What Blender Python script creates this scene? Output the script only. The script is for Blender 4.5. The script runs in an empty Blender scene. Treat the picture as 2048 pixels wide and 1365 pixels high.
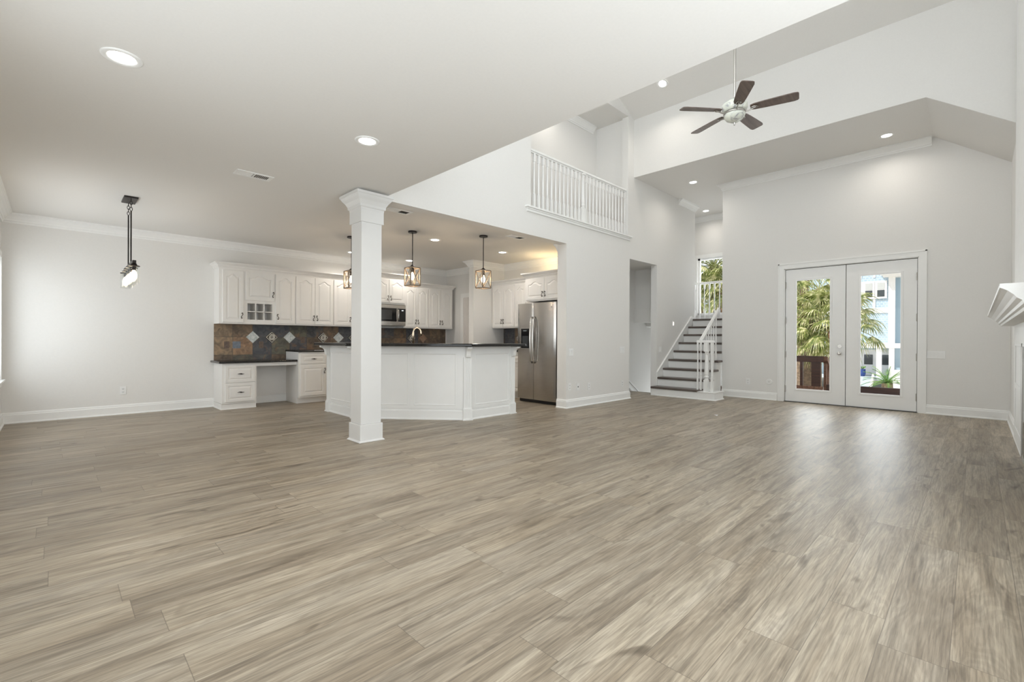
import bpy, math, random
from mathutils import Vector, Matrix
C = bpy.context.scene.collection
sc = bpy.context.scene
PI = math.pi
# ------------------------------------------------------------------ camera
F_PX, YAW, PITCH, ROLL = 923.37, math.radians(45.2076), math.radians(-.1408), math.radians(-.2822)
cd = bpy.data.cameras.new('camera'); cam = bpy.data.objects.new('camera', cd); C.objects.link(cam)
cd.sensor_width = 36; cd.lens = 36 * F_PX / 2048; cd.clip_start = .02; cd.clip_end = 400
fw = Vector((math.cos(YAW)*math.cos(PITCH), math.sin(YAW)*math.cos(PITCH), math.sin(PITCH)))
rt = Vector((math.sin(YAW), -math.cos(YAW), 0)); up = rt.cross(fw)
r2 = rt*math.cos(ROLL) - up*math.sin(ROLL); u2 = rt*math.sin(ROLL) + up*math.cos(ROLL)
M = Matrix((r2, u2, -fw)).transposed().to_4x4(); M.translation = Vector((0, 0, 1.1))
cam.matrix_world = M; sc.camera = cam
# ------------------------------------------------------------------ view, world, sun, daylight
sc.view_settings.view_transform = 'Standard'; sc.view_settings.look = 'None'
sc.view_settings.gamma = 1; sc.view_settings.exposure = 0.18; sc.view_settings.use_curve_mapping = False
sc.cycles.max_bounces = 10; sc.cycles.diffuse_bounces = 6; sc.cycles.glossy_bounces = 4
sc.cycles.transparent_max_bounces = 16; sc.cycles.use_denoising = True
sc.cycles.caustics_reflective = False; sc.cycles.caustics_refractive = False
w = bpy.data.worlds.new('sky'); sc.world = w; w.use_nodes = True
wn = w.node_tree; wn.nodes.clear()
wo = wn.nodes.new('ShaderNodeOutputWorld'); wb = wn.nodes.new('ShaderNodeBackground')
wt = wn.nodes.new('ShaderNodeTexSky'); wt.sky_type = 'HOSEK_WILKIE'; wt.turbidity = 5; wt.ground_albedo = .5
wt.sun_direction = Vector((-.45, .45, .75)).normalized()
wmix = wn.nodes.new('ShaderNodeMixRGB'); wmix.inputs[0].default_value = .8; wmix.inputs[2].default_value = (.93, .97, 1, 1)
wn.links.new(wt.outputs[0], wmix.inputs[1]); wn.links.new(wmix.outputs[0], wb.inputs[0])
wb.inputs[1].default_value = 1.15; wn.links.new(wb.outputs[0], wo.inputs[0])
def sun(name, direction, e, col, ang=1.0):
    l = bpy.data.lights.new(name, 'SUN'); l.energy = e; l.color = col; l.angle = math.radians(ang)
    o = bpy.data.objects.new(name, l); C.objects.link(o)
    o.rotation_euler = Vector(direction).to_track_quat('-Z', 'Y').to_euler(); return o
sun('sun', (.45, -.42, -.75), 4.2, (1, .96, .88))
DAY = (.90, .962, 1.0)
def day(name, loc, facing, sx, sy, power, col=DAY):
    l = bpy.data.lights.new(name, 'AREA'); l.shape = 'RECTANGLE'; l.size = sx; l.size_y = sy; l.energy = power; l.color = col
    o = bpy.data.objects.new(name, l); C.objects.link(o); o.location = loc
    o.rotation_euler = Vector(facing).to_track_quat('-Z', 'Y').to_euler(); return o
K = 1.0
# daylight entering at each seen (outside the glass)
day('daylight_dining_window', (-.66, 7.35, 1.34), (1, 0, 0), 2.3, 1.55, 29*K)
day('daylight_assumed_side_window', (-.66, 1.9, 1.34), (1, 0, 0), 2.5, 1.9, 34*K)  # light at a side window assumed out of view
day('daylight_assumed_back_window', (1.75, -.52, 1.45), (.25, 1, .05), 3.0, 2.0, 72*K)  # light at a window added behind the viewpoint
day('fill_light_high_west', (2.42, 2.2, 4.6), (1, 0, .38), 3.4, 1.3, 66*K)  # fill for the great room at an added, unseen window
day('daylight_assumed_high_south', (5.0, -.52, 4.3), (0, 1, .36), 3.2, 1.4, 128*K)  # light at a high window assumed out of view
day('daylight_glass_doors', (9.86, 1.58, 1.25), (-1, 0, 0), 1.7, 2.1, 40*K)
day('daylight_landing_window', (11.86, 4.45, 2.4), (-1, 0, 0), 1.3, 1.5, 18*K)
day('daylight_assumed_lower_stairs', (11.7, 5.07, .1), (-1, 0, .1), .5, 2.2, 75*K)  # no window built here, daylight assumed for the bright stairwell wall
# ------------------------------------------------------------------ materials
class NT:
    def __init__(s, name):
        s.m = bpy.data.materials.new(name); s.m.use_nodes = True; s.t = s.m.node_tree; s.n = s.t.nodes
        s.b = s.n['Principled BSDF']
    def node(s, kind, **kw):
        x = s.n.new(kind)
        for k, v in kw.items():
            if k.startswith('i_'):
                key = k[2:]; key = int(key) if key.isdigit() else key.replace('_', ' ')
                if hasattr(v, 'bl_idname') or isinstance(v, bpy.types.NodeSocket): s.t.links.new(v, x.inputs[key])
                else: x.inputs[key].default_value = v
            else: setattr(x, k, v)
        return x
    def math(s, op, a, b=0.0, c=None):
        x = s.n.new('ShaderNodeMath'); x.operation = op
        for i, v in enumerate((a, b) if c is None else (a, b, c)):
            if isinstance(v, bpy.types.NodeSocket): s.t.links.new(v, x.inputs[i])
            else: x.inputs[i].default_value = v
        return x.outputs[0]
    def ramp(s, fac, stops):
        x = s.n.new('ShaderNodeValToRGB'); e = x.color_ramp.elements
        while len(e) < len(stops): e.new(.5)
        for el, (p, c) in zip(e, stops): el.position = p; el.color = (*c, 1)
        s.t.links.new(fac, x.inputs[0]); return x.outputs[0]
    def mix(s, f, a, b, mode='MIX'):
        x = s.n.new('ShaderNodeMixRGB'); x.blend_type = mode
        for i, v in enumerate((f, a, b)):
            if isinstance(v, bpy.types.NodeSocket): s.t.links.new(v, x.inputs[i])
            else: x.inputs[i].default_value = v if i == 0 else (*v, 1)
        return x.outputs[0]
    def set(s, **kw):
        for k, v in kw.items():
            k = k.replace('_', ' ')
            if isinstance(v, bpy.types.NodeSocket): s.t.links.new(v, s.b.inputs[k])
            else: s.b.inputs[k].default_value = (*v, 1) if isinstance(v, tuple) else v
        return s.m
    def bump(s, h, st=.1, d=.01):
        x = s.n.new('ShaderNodeBump'); x.inputs['Strength'].default_value = st; x.inputs['Distance'].default_value = d
        s.t.links.new(h, x.inputs['Height']); s.t.links.new(x.outputs[0], s.b.inputs['Normal'])
def simple(name, col, rough=.5, metal=0., noise=.03, scale=8., bump=0., coat=0.):
    n = NT(name); tc = n.node('ShaderNodeTexCoord')
    ns = n.node('ShaderNodeTexNoise', i_Scale=scale, i_Detail=3.0, i_Vector=tc.outputs['Object'])
    lo = tuple(max(0, c*(1-noise)) for c in col); hi = tuple(min(1, c*(1+noise)) for c in col)
    n.set(Base_Color=n.ramp(ns.outputs[0], [(.3, lo), (.7, hi)]), Roughness=rough, Metallic=metal, Coat_Weight=coat)
    if bump: n.bump(ns.outputs[0], bump)
    return n.m
wall_m = simple('wall_paint', (.80, .79, .768), .75, scale=60, noise=.01, bump=.02)
ceil_m = simple('ceiling_paint', (.80, .785, .757), .8, scale=60, noise=.01, bump=.02)
trim_m = simple('trim_paint', (.88, .88, .865), .4, noise=.008)
cab_m = simple('cabinet_paint', (.84, .825, .80), .38, noise=.01)
column_m = simple('column_paint', (.76, .76, .75), .4, noise=.008)
isl_m = simple('island_paint', (.86, .86, .845), .4, noise=.008)
door_m = simple('door_paint', (.89, .89, .88), .38, noise=.008)
plate_m = simple('plastic_plate', (.86, .86, .85), .35, noise=.01)
dark_m = simple('dark_bronze', (.035, .03, .028), .42, .75)
pewter_m = simple('pewter', (.16, .145, .13), .38, .9)
steel2_m = simple('polished_nickel', (.62, .60, .57), .25, 1.)
nick_m = simple('brushed_nickel', (.50, .48, .45), .32, 1.)
gold_m = simple('champagne_nickel', (.80, .66, .50), .25, 1.)
black_m = simple('black_plastic', (.012, .012, .013), .35)
blackglass_m = simple('black_glass', (.01, .01, .011), .06)
slot_m = simple('dark_slot', (.06, .06, .06), .6)
void_m = simple('duct_dark', (.10, .095, .09), .9)
def counter():
    n = NT('black_granite'); tc = n.node('ShaderNodeTexCoord')
    v = n.node('ShaderNodeTexVoronoi', i_Scale=260.0, i_Vector=tc.outputs['Object'])
    c = n.ramp(v.outputs['Distance'], [(.0, (.10, .10, .10)), (.18, (.018, .017, .017)), (1, (.01, .01, .01))])
    return n.set(Base_Color=c, Roughness=.16)
granite_m = counter()
def floor_mat():
    n = NT('oak_vinyl_plank'); g = n.node('ShaderNodeNewGeometry')
    sp = n.node('ShaderNodeSeparateXYZ', i_0=g.outputs['Position']); X, Y = sp.outputs[0], sp.outputs[1]
    W, L = .188, 1.22
    yr = n.math('DIVIDE', n.math('SUBTRACT', Y, .062), W); row = n.math('FLOOR', yr); fy = n.math('FRACT', yr)
    w1 = n.node('ShaderNodeTexWhiteNoise', noise_dimensions='1D', i_W=row)
    xr = n.math('ADD', n.math('DIVIDE', X, L), n.math('MULTIPLY', w1.outputs[0], 7.3)); col = n.math('FLOOR', xr); fx = n.math('FRACT', xr)
    cv = n.node('ShaderNodeCombineXYZ', i_0=row, i_1=col)
    w2 = n.node('ShaderNodeTexWhiteNoise', noise_dimensions='2D', i_Vector=cv.outputs[0])
    idv = w2.outputs[0]; ids = n.node('ShaderNodeSeparateXYZ', i_0=w2.outputs[1])
    def vec(sx, sy, kx, ky):
        return n.node('ShaderNodeCombineXYZ', i_0=n.math('ADD', n.math('MULTIPLY', X, sx), n.math('MULTIPLY', ids.outputs[0], kx)),
                      i_1=n.math('ADD', n.math('MULTIPLY', Y, sy), n.math('MULTIPLY', ids.outputs[1], ky)), i_2=n.math('MULTIPLY', idv, 9.0)).outputs[0]
    broad = n.node('ShaderNodeTexNoise', i_Scale=1.0, i_Detail=4.0, i_Distortion=.9, i_Vector=vec(.8, 6.5, 31, 17))
    fine = n.node('ShaderNodeTexNoise', i_Scale=1.0, i_Detail=5.0, i_Roughness=.65, i_Vector=vec(5, 130, 13, 47))
    mid = n.node('ShaderNodeTexNoise', i_Scale=1.0, i_Detail=4.0, i_Distortion=.3, i_Vector=vec(2.2, 30, 23, 7))
    cont = n.node('ShaderNodeTexNoise', i_Scale=1.0, i_Detail=1.5, i_Distortion=.5, i_Vector=vec(1.1, 7.5, 19, 5))
    rings = n.math('SINE', n.math('MULTIPLY', cont.outputs[0], 120.0))
    knot = n.node('ShaderNodeTexNoise', i_Scale=1.0, i_Detail=2.0, i_Distortion=1.2, i_Vector=vec(2.6, 8, 11, 29))
    c = n.ramp(broad.outputs[0], [(.25, (.215, .170, .118)), (.42, (.300, .247, .182)), (.56, (.360, .306, .232)), (.74, (.42, .366, .290))])
    tone = n.ramp(idv, [(0, (.90, .90, .91)), (.5, (1, 1, 1)), (1, (1.08, 1.075, 1.06))])
    c = n.mix(1, c, tone, 'MULTIPLY')
    gm = n.ramp(mid.outputs[0], [(.33, (.72, .71, .70)), (.47, (1, 1, 1)), (.66, (1.12, 1.12, 1.12))]); c = n.mix(1, c, gm, 'MULTIPLY')
    gf = n.ramp(fine.outputs[0], [(.36, (.62, .61, .60)), (.6, (1.12, 1.12, 1.12))]); c = n.mix(.85, c, gf, 'MULTIPLY')
    rr = n.ramp(rings, [(0, (.80, .79, .78)), (.35, (1, 1, 1)), (1, (1.02, 1.02, 1.02))]); c = n.mix(.42, c, rr, 'MULTIPLY')
    kk = n.ramp(knot.outputs[0], [(.24, (.40, .37, .34)), (.36, (1, 1, 1))]); c = n.mix(.85, c, kk, 'MULTIPLY')
    ey = n.math('MINIMUM', fy, n.math('SUBTRACT', 1.0, fy)); ex = n.math('MINIMUM', fx, n.math('SUBTRACT', 1.0, fx))
    sy = n.math('LESS_THAN', n.math('MULTIPLY', ey, W), .0014); sx = n.math('LESS_THAN', n.math('MULTIPLY', ex, L), .0014)
    seam = n.math('MAXIMUM', sy, sx)
    c = n.mix(n.math('MULTIPLY', seam, .62), c, (.10, .08, .06))
    ro = n.math('ADD', .33, n.math('MULTIPLY', fine.outputs[0], .18))
    h = n.math('SUBTRACT', n.math('ADD', n.math('MULTIPLY', fine.outputs[0], .3), n.math('MULTIPLY', rings, .05)), n.math('MULTIPLY', seam, .8))
    n.bump(h, .12, .002)
    return n.set(Base_Color=c, Roughness=ro, Specular_IOR_Level=.55)
floor_m = floor_mat()
def slate_mat(name, ax, ox, oz):
    n = NT(name); g = n.node('ShaderNodeNewGeometry'); sp = n.node('ShaderNodeSeparateXYZ', i_0=g.outputs['Position'])
    A, Z = sp.outputs[ax], sp.outputs[2]; T = .2985
    xr = n.math('DIVIDE', n.math('SUBTRACT', A, ox), T); zr = n.math('DIVIDE', n.math('SUBTRACT', Z, oz), T)
    cv = n.node('ShaderNodeCombineXYZ', i_0=n.math('FLOOR', xr), i_1=n.math('FLOOR', zr))
    w2 = n.node('ShaderNodeTexWhiteNoise', noise_dimensions='2D', i_Vector=cv.outputs[0])
    T0, T1, T2, T3, T4, T5, T6 = (.26, .19, .125), (.20, .145, .10), (.090, .094, .104), (.125, .12, .095), (.33, .215, .135), (.14, .105, .075), (.10, .10, .10)
    seqs = ((T5, T3, T6, T5, T5, T3, T5, T6, T3, T5, T6, T5, T3, T5, T5, T6), (T0, T4, T2, T3, T2, T5, T1, T2, T5, T6, T5, T1, T2, T5, T5, T5), (T0, T1, T2, T2, T3, T6, T1, T2, T6, T5, T6, T5, T2, T5, T1, T5))
    fc = n.math('DIVIDE', n.math('FLOOR', xr), 16.0); cols = []
    for sq in seqs:
        q = n.node('ShaderNodeValToRGB'); q.color_ramp.interpolation = 'CONSTANT'; el = q.color_ramp.elements
        while len(el) < 16: el.new(.5)
        for k in range(16): el[k].position = max(0, k/16-.02); el[k].color = (*sq[k], 1)
        n.t.links.new(n.math('ADD', fc, 2/16 if ax == 0 else .4), q.inputs[0]); cols.append(q.outputs[0])
    base = n.mix(n.math('GREATER_THAN', Z, oz), cols[0], cols[1]); base = n.mix(n.math('GREATER_THAN', Z, oz+T), base, cols[2])
    off = n.node('ShaderNodeVectorMath', operation='MULTIPLY_ADD', i_0=w2.outputs[1], i_1=(9, 9, 9), i_2=g.outputs['Position'])
    n1 = n.node('ShaderNodeTexNoise', i_Scale=9.0, i_Detail=6.0, i_Distortion=1.4, i_Vector=off.outputs[0])
    n2 = n.node('ShaderNodeTexNoise', i_Scale=4.0, i_Detail=3.0, i_Distortion=2.0, i_Vector=off.outputs[0])
    c = n.mix(.9, base, n.ramp(n1.outputs[0], [(.3, (.55, .55, .56)), (.5, (1, 1, 1)), (.72, (1.6, 1.5, 1.38))]), 'MULTIPLY')
    rust = n.ramp(n2.outputs[0], [(.55, (0, 0, 0)), (.68, (1, 1, 1))])
    c = n.mix(n.math('MULTIPLY', rust, .5), c, (.30, .165, .09))
    def e(r): f = n.math('FRACT', r); return n.math('MINIMUM', f, n.math('SUBTRACT', 1.0, f))
    gr = n.math('LESS_THAN', n.math('MINIMUM', e(xr), e(zr)), .009)
    c = n.mix(gr, c, (.085, .075, .065)); n.bump(n.math('SUBTRACT', n1.outputs[0], gr), .35, .006)
    return n.set(Base_Color=c, Roughness=.55)
slate_m = slate_mat('slate_tile', 0, 2.394, .829)
slate2_m = slate_mat('slate_tile_side', 1, 6.45, .829)
def glass(name, tint=(1, 1, 1), refl=.08):
    n = NT(name); n.n.remove(n.b); tr = n.node('ShaderNodeBsdfTransparent'); tr.inputs[0].default_value = (*tint, 1)
    gl = n.node('ShaderNodeBsdfGlossy'); gl.inputs['Roughness'].default_value = .02
    lw = n.node('ShaderNodeLayerWeight'); lw.inputs[0].default_value = .25
    f = n.math('ADD', n.math('MULTIPLY', lw.outputs[1], .12 if refl < .1 else .5), refl*.1)
    mx = n.node('ShaderNodeMixShader'); n.t.links.new(f, mx.inputs[0]); n.t.links.new(tr.outputs[0], mx.inputs[1]); n.t.links.new(gl.outputs[0], mx.inputs[2])
    n.t.links.new(mx.outputs[0], n.n['Material Output'].inputs[0]); return n.m
glass_m = glass('window_glass'); shade_m = glass('clear_glass_shade', (.97, .975, .97), .09)
def emit(name, col, s):
    n = NT(name); return n.set(Base_Color=(.9, .9, .9), Emission_Color=col, Emission_Strength=s)
lamp_m = emit('led_lens', (1, .97, .92), 9.0)
bulb_m = emit('filament_bulb', (1, .80, .55), 7.0)
night_m = emit('night_light_lens', (1, .86, .78), 1.2)
def steel():
    n = NT('stainless_steel'); tc = n.node('ShaderNodeTexCoord')
    mp = n.node('ShaderNodeMapping', i_Vector=tc.outputs['Object']); mp.inputs['Scale'].default_value = (1, 3, 260)
    ns = n.node('ShaderNodeTexNoise', i_Scale=2.0, i_Detail=2.0, i_Vector=mp.outputs[0])
    n2 = n.node('ShaderNodeTexNoise', i_Scale=1.1, i_Detail=1.0, i_Vector=tc.outputs['Object'])
    h = n.math('ADD', n.math('MULTIPLY', ns.outputs[0], .02), n.math('MULTIPLY', n2.outputs[0], 1.0)); n.bump(h, .35, .03)
    return n.set(Base_Color=n.ramp(ns.outputs[0], [(.3, (.50, .48, .455)), (.7, (.56, .54, .515))]), Metallic=1.0, Roughness=.19)
steel_m = steel()
def wood(name, a, b, rough=.5, axis=0, s=1.):
    n = NT(name); tc = n.node('ShaderNodeTexCoord'); mp = n.node('ShaderNodeMapping', i_Vector=tc.outputs['Object'])
    sc_ = [28*s]*3; sc_[axis] = 2*s; mp.inputs['Scale'].default_value = sc_
    ns = n.node('ShaderNodeTexNoise', i_Scale=1.0, i_Detail=5.0, i_Distortion=.4, i_Vector=mp.outputs[0])
    n.bump(ns.outputs[0], .15, .003)
    return n.set(Base_Color=n.ramp(ns.outputs[0], [(.3, a), (.7, b)]), Roughness=rough)
blade_m = wood('walnut_blade', (.12, .085, .068), (.20, .15, .125), .45)
tread_m = wood('dark_tread', (.085, .066, .056), (.15, .12, .105), .35, 1)
cage_m = wood('weathered_wood_metal', (.16, .12, .085), (.30, .24, .18), .6, 2)
deck_m = wood('dark_stained_deck', (.035, .015, .010), (.085, .035, .022), .5, 1)
deck2_m = wood('redwood_stair_rail', (.13, .06, .035), (.30, .15, .09), .55, 0)
def marble():
    n = NT('alabaster_glass'); tc = n.node('ShaderNodeTexCoord')
    ns = n.node('ShaderNodeTexNoise', i_Scale=9.0, i_Detail=4.0, i_Distortion=2.0, i_Vector=tc.outputs['Object'])
    c = n.ramp(ns.outputs[0], [(.34, (.34, .34, .36)), (.48, (.74, .76, .68)), (.7, (.84, .86, .76))])
    return n.set(Base_Color=c, Roughness=.3, Subsurface_Weight=.0)
alab_m = marble()
def pearl(name, a, b):
    n = NT(name); tc = n.node('ShaderNodeTexCoord')
    ns = n.node('ShaderNodeTexNoise', i_Scale=14.0, i_Detail=4.0, i_Distortion=1.8, i_Vector=tc.outputs['Object'])
    return n.set(Base_Color=n.ramp(ns.outputs[0], [(.35, a), (.65, b)]), Roughness=.25)
pearl_m = pearl('pearl_glass_tile', (.50, .56, .55), (.80, .82, .80))
pewt_tile_m = pearl('pewter_relief_tile', (.09, .08, .065), (.20, .175, .14)); pewt_tile_m.node_tree.nodes['Principled BSDF'].inputs['Metallic'].default_value = .6
shell_m = pearl('silver_shell', (.55, .52, .46), (.80, .77, .70))
copper_m = pearl('copper_slate_tile', (.28, .17, .11), (.42, .29, .21))
def leafm(name, a, b, c_):
    n = NT(name); g = n.node('ShaderNodeNewGeometry')
    ns = n.node('ShaderNodeTexNoise', i_Scale=7.0, i_Detail=3.0, i_Vector=g.outputs['Position'])
    n.set(Base_Color=n.ramp(ns.outputs[0], [(.36, a), (.5, b), (.62, c_)]), Roughness=.45)
    tl = n.node('ShaderNodeBsdfTranslucent'); tl.inputs[0].default_value = (*b, 1)
    mx = n.node('ShaderNodeMixShader'); mx.inputs[0].default_value = .3
    n.t.links.new(n.b.outputs[0], mx.inputs[1]); n.t.links.new(tl.outputs[0], mx.inputs[2]); n.t.links.new(mx.outputs[0], n.n['Material Output'].inputs[0]); return n.m
frond_m = leafm('palm_frond', (.07, .12, .025), (.29, .33, .09), (.85, .80, .50))  # last pale colour paints sunlit highlights into the fronds
cycad_m = leafm('cycad_leaf', (.04, .13, .02), (.14, .32, .06), (.35, .52, .16))
trunk_m = simple('palm_bark', (.20, .145, .10), .9, noise=.45, scale=14, bump=.5)
boot_m = simple('palm_boot_bark', (.27, .15, .09), .9, noise=.5, scale=20, bump=.5)
def shingle():
    n = NT('blue_shingle'); g = n.node('ShaderNodeNewGeometry'); sp = n.node('ShaderNodeSeparateXYZ', i_0=g.outputs['Position'])
    v = n.node('ShaderNodeCombineXYZ', i_0=sp.outputs[1], i_1=sp.outputs[2])
    b = n.node('ShaderNodeTexBrick', i_Scale=1.0, i_Vector=v.outputs[0]); b.inputs['Color1'].default_value = (.33, .45, .55, 1); b.inputs['Color2'].default_value = (.41, .53, .63, 1)
    b.inputs['Mortar'].default_value = (.62, .70, .76, 1); b.inputs['Mortar Size'].default_value = .012; b.inputs['Brick Width'].default_value = .22; b.inputs['Row Height'].default_value = .17
    return n.set(Base_Color=b.outputs[0], Roughness=.8)
shingle_m = shingle()
def siding():
    n = NT('blue_vertical_siding'); g = n.node('ShaderNodeNewGeometry'); sp = n.node('ShaderNodeSeparateXYZ', i_0=g.outputs['Position'])
    f = n.math('FRACT', n.math('DIVIDE', sp.outputs[0], .3))
    return n.set(Base_Color=n.mix(n.math('LESS_THAN', f, .12), (.42, .54, .62), (.25, .34, .42)), Roughness=.8)
siding_m = siding()
white_ext_m = simple('white_exterior_trim', (.80, .80, .80), .6)
pale_ext_m = simple('pale_blue_wall', (.55, .66, .72), .7)
grey_pane_m = simple('grey_blind_pane', (.48, .50, .50), .3)
dark_pane_m = simple('dark_pane', (.05, .06, .065), .15)
stepg_m = simple('grey_painted_step', (.50, .57, .62), .7)
pot_m = simple('blue_glazed_pot', (.02, .06, .25), .2)
ground_m = simple('pale_sand', (.62, .58, .50), .9, noise=.15, scale=2)
embers_m = simple('dark_firebox_glass', (.02, .02, .024), .12, noise=.5, scale=60)
# ------------------------------------------------------------------ mesh helpers
class MB:
    def __init__(s): s.v = []; s.f = []
    def add(s, vs, fs):
        k = len(s.v); s.v += [tuple(p) for p in vs]; s.f += [tuple(i+k for i in f) for f in fs]; return s
    def box(s, x0, x1, y0, y1, z0, z1):
        x0, x1 = sorted((x0, x1)); y0, y1 = sorted((y0, y1)); z0, z1 = sorted((z0, z1))
        return s.add([(x0,y0,z0),(x1,y0,z0),(x1,y1,z0),(x0,y1,z0),(x0,y0,z1),(x1,y0,z1),(x1,y1,z1),(x0,y1,z1)],
                     [(0,3,2,1),(4,5,6,7),(0,1,5,4),(1,2,6,5),(2,3,7,6),(3,0,4,7)])
    def prism(s, poly, z0, z1):     # ccw footprint
        n = len(poly); vs = [(x, y, z0) for x, y in poly] + [(x, y, z1) for x, y in poly]
        return s.add(vs, [tuple(range(n))[::-1], tuple(range(n, 2*n))] + [(i, (i+1) % n, n+(i+1) % n, n+i) for i in range(n)])
    def extr(s, prof, p, d, L, side, upv=(0,0,1)):   # profile (a along side, b up) swept from p along d
        d = Vector(d).normalized(); side = Vector(side); upv = Vector(upv); p = Vector(p); n = len(prof)
        vs = [p + side*a + upv*b for a, b in prof] + [p + d*L + side*a + upv*b for a, b in prof]
        return s.add(vs, [tuple(range(n)), tuple(range(n, 2*n))[::-1]] + [(i, n+i, n+(i+1) % n, (i+1) % n) for i in range(n)])
    def sweep(s, prof, path, closed=False):   # mitred sweep, path = [(x,y)], profile (a to the left of travel, z)
        n = len(path); m = len(prof); rings = []
        for i, p in enumerate(path):
            p = Vector(p); a = Vector(path[(i-1) % n]) if (closed or i > 0) else None; b = Vector(path[(i+1) % n]) if (closed or i < n-1) else None
            d1 = (p-a).normalized() if a is not None else None; d2 = (b-p).normalized() if b is not None else None
            if d1 is None: d1 = d2
            if d2 is None: d2 = d1
            n1 = Vector((-d1.y, d1.x)); n2 = Vector((-d2.y, d2.x)); mv = (n1+n2); mv = mv/ max(.3, mv.dot(n1)) if mv.length > 1e-6 else n1
            rings.append([(p.x+mv.x*q, p.y+mv.y*q, z) for q, z in prof])
        vs = [v for r in rings for v in r]; fs = []
        for i in range(n if closed else n-1):
            j = (i+1) % n
            for k in range(m): l = (k+1) % m; fs.append((i*m+k, j*m+k, j*m+l, i*m+l))
        if not closed: fs += [tuple(range(m))[::-1], tuple((n-1)*m+k for k in range(m))]
        return s.add(vs, fs)
    def tube(s, pts, r, n=8, caps=True):
        pts = [Vector(p) for p in pts]; rr = r if isinstance(r, (list, tuple)) else [r]*len(pts); vs = []; fs = []; ref = None
        for i, p in enumerate(pts):
            d = (pts[min(i+1, len(pts)-1)] - pts[max(i-1, 0)]).normalized()
            if ref is None: ref = Vector((0,0,1)) if abs(d.z) < .9 else Vector((1,0,0))
            a = (ref - d*ref.dot(d)).normalized(); b = d.cross(a); ref = a
            vs += [p + (a*math.cos(t)+b*math.sin(t))*rr[i] for t in [2*PI*k/n for k in range(n)]]
        for i in range(len(pts)-1):
            for k in range(n): l = (k+1) % n; fs.append((i*n+k, i*n+l, (i+1)*n+l, (i+1)*n+k))
        if caps: fs += [tuple(range(n))[::-1], tuple((len(pts)-1)*n+k for k in range(n))]
        return s.add(vs, fs)
    def lathe(s, prof, c=(0,0,0), n=20):      # prof = [(r,z)]
        vs = []; fs = []; c = Vector(c)
        for r, z in prof: vs += [(c.x+r*math.cos(2*PI*k/n), c.y+r*math.sin(2*PI*k/n), c.z+z) for k in range(n)]
        for i in range(len(prof)-1):
            for k in range(n): l = (k+1) % n; fs.append((i*n+k, i*n+l, (i+1)*n+l, (i+1)*n+k))
        fs += [tuple(range(n))[::-1], tuple((len(prof)-1)*n+k for k in range(n))]
        return s.add(vs, fs)
    def turn(s, k0, rot, about=(0,0,0)):       # rotate the vertices from k0 on
        a = Vector(about); s.v[k0:] = [tuple(rot @ (Vector(p)-a) + a) for p in s.v[k0:]]; return s
    def build(s, name, mat, parent=None, bevel=0., smooth=False, origin=None, world=False):
        me = bpy.data.meshes.new(name); v = s.v
        if parent is None and origin is None:
            xs, ys, zs = zip(*v); origin = ((min(xs)+max(xs))/2, (min(ys)+max(ys))/2, min(zs))
        if world and parent is not None: origin = tuple(parent.location)
        if origin is not None: v = [(a-origin[0], b-origin[1], c-origin[2]) for a, b, c in v]
        me.from_pydata(v, [], s.f); me.update(); me.materials.append(mat)
        if smooth: me.shade_smooth()
        o = bpy.data.objects.new(name, me); C.objects.link(o)
        if parent is not None: o.parent = parent
        elif origin is not None: o.location = origin
        if world and parent is not None and parent.parent is not None: pass
        if bevel:
            b = o.modifiers.new('edge', 'BEVEL'); b.width = bevel; b.segments = 2; b.limit_method = 'ANGLE'; b.angle_limit = math.radians(40)
        return o
def tag(o, label=None, cat=None, group=None, kind=None):
    if label: o['label'] = label
    if cat: o['category'] = cat
    if group: o['group'] = group
    if kind: o['kind'] = kind
    return o
def thing(name, label, cat, loc=(0,0,0), rotz=0., group=None):
    o = bpy.data.objects.new(name, None); C.objects.link(o); o.location = loc; o.rotation_euler = (0, 0, rotz); o.empty_display_size = .1
    return tag(o, label, cat, group)
def struct(name, mb, mat, label=None, **kw): return tag(mb.build(name, mat, **kw), label, None, None, 'structure')
def structe(name, label, loc=(0,0,0)):
    o = bpy.data.objects.new(name, None); C.objects.link(o); o.location = loc; return tag(o, label, None, None, 'structure')
def dup(root, loc, rotz=None, label=None):
    r = root.copy(); C.objects.link(r); r.location = loc
    if rotz is not None: r.rotation_euler = (0, 0, rotz)
    if label: r['label'] = label
    for ch in list(root.children):
        c = ch.copy(); C.objects.link(c); c.parent = r
        for g in list(ch.children): d = g.copy(); C.objects.link(d); d.parent = c
    return r
CZ = 2.68
# ================================================================== THE SETTING
X0, XD, YS, YA, YK = -.47, 9.50, -.33, 8.66, 4.645
struct('floor', MB().box(X0-.2, 8.95, YS-.2, YA+.3, -.12, 0).box(8.95, XD+.12, YS-.2, 4.78, -.12, 0), floor_m, 'grey brown wood plank floor through the whole open room')
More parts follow.
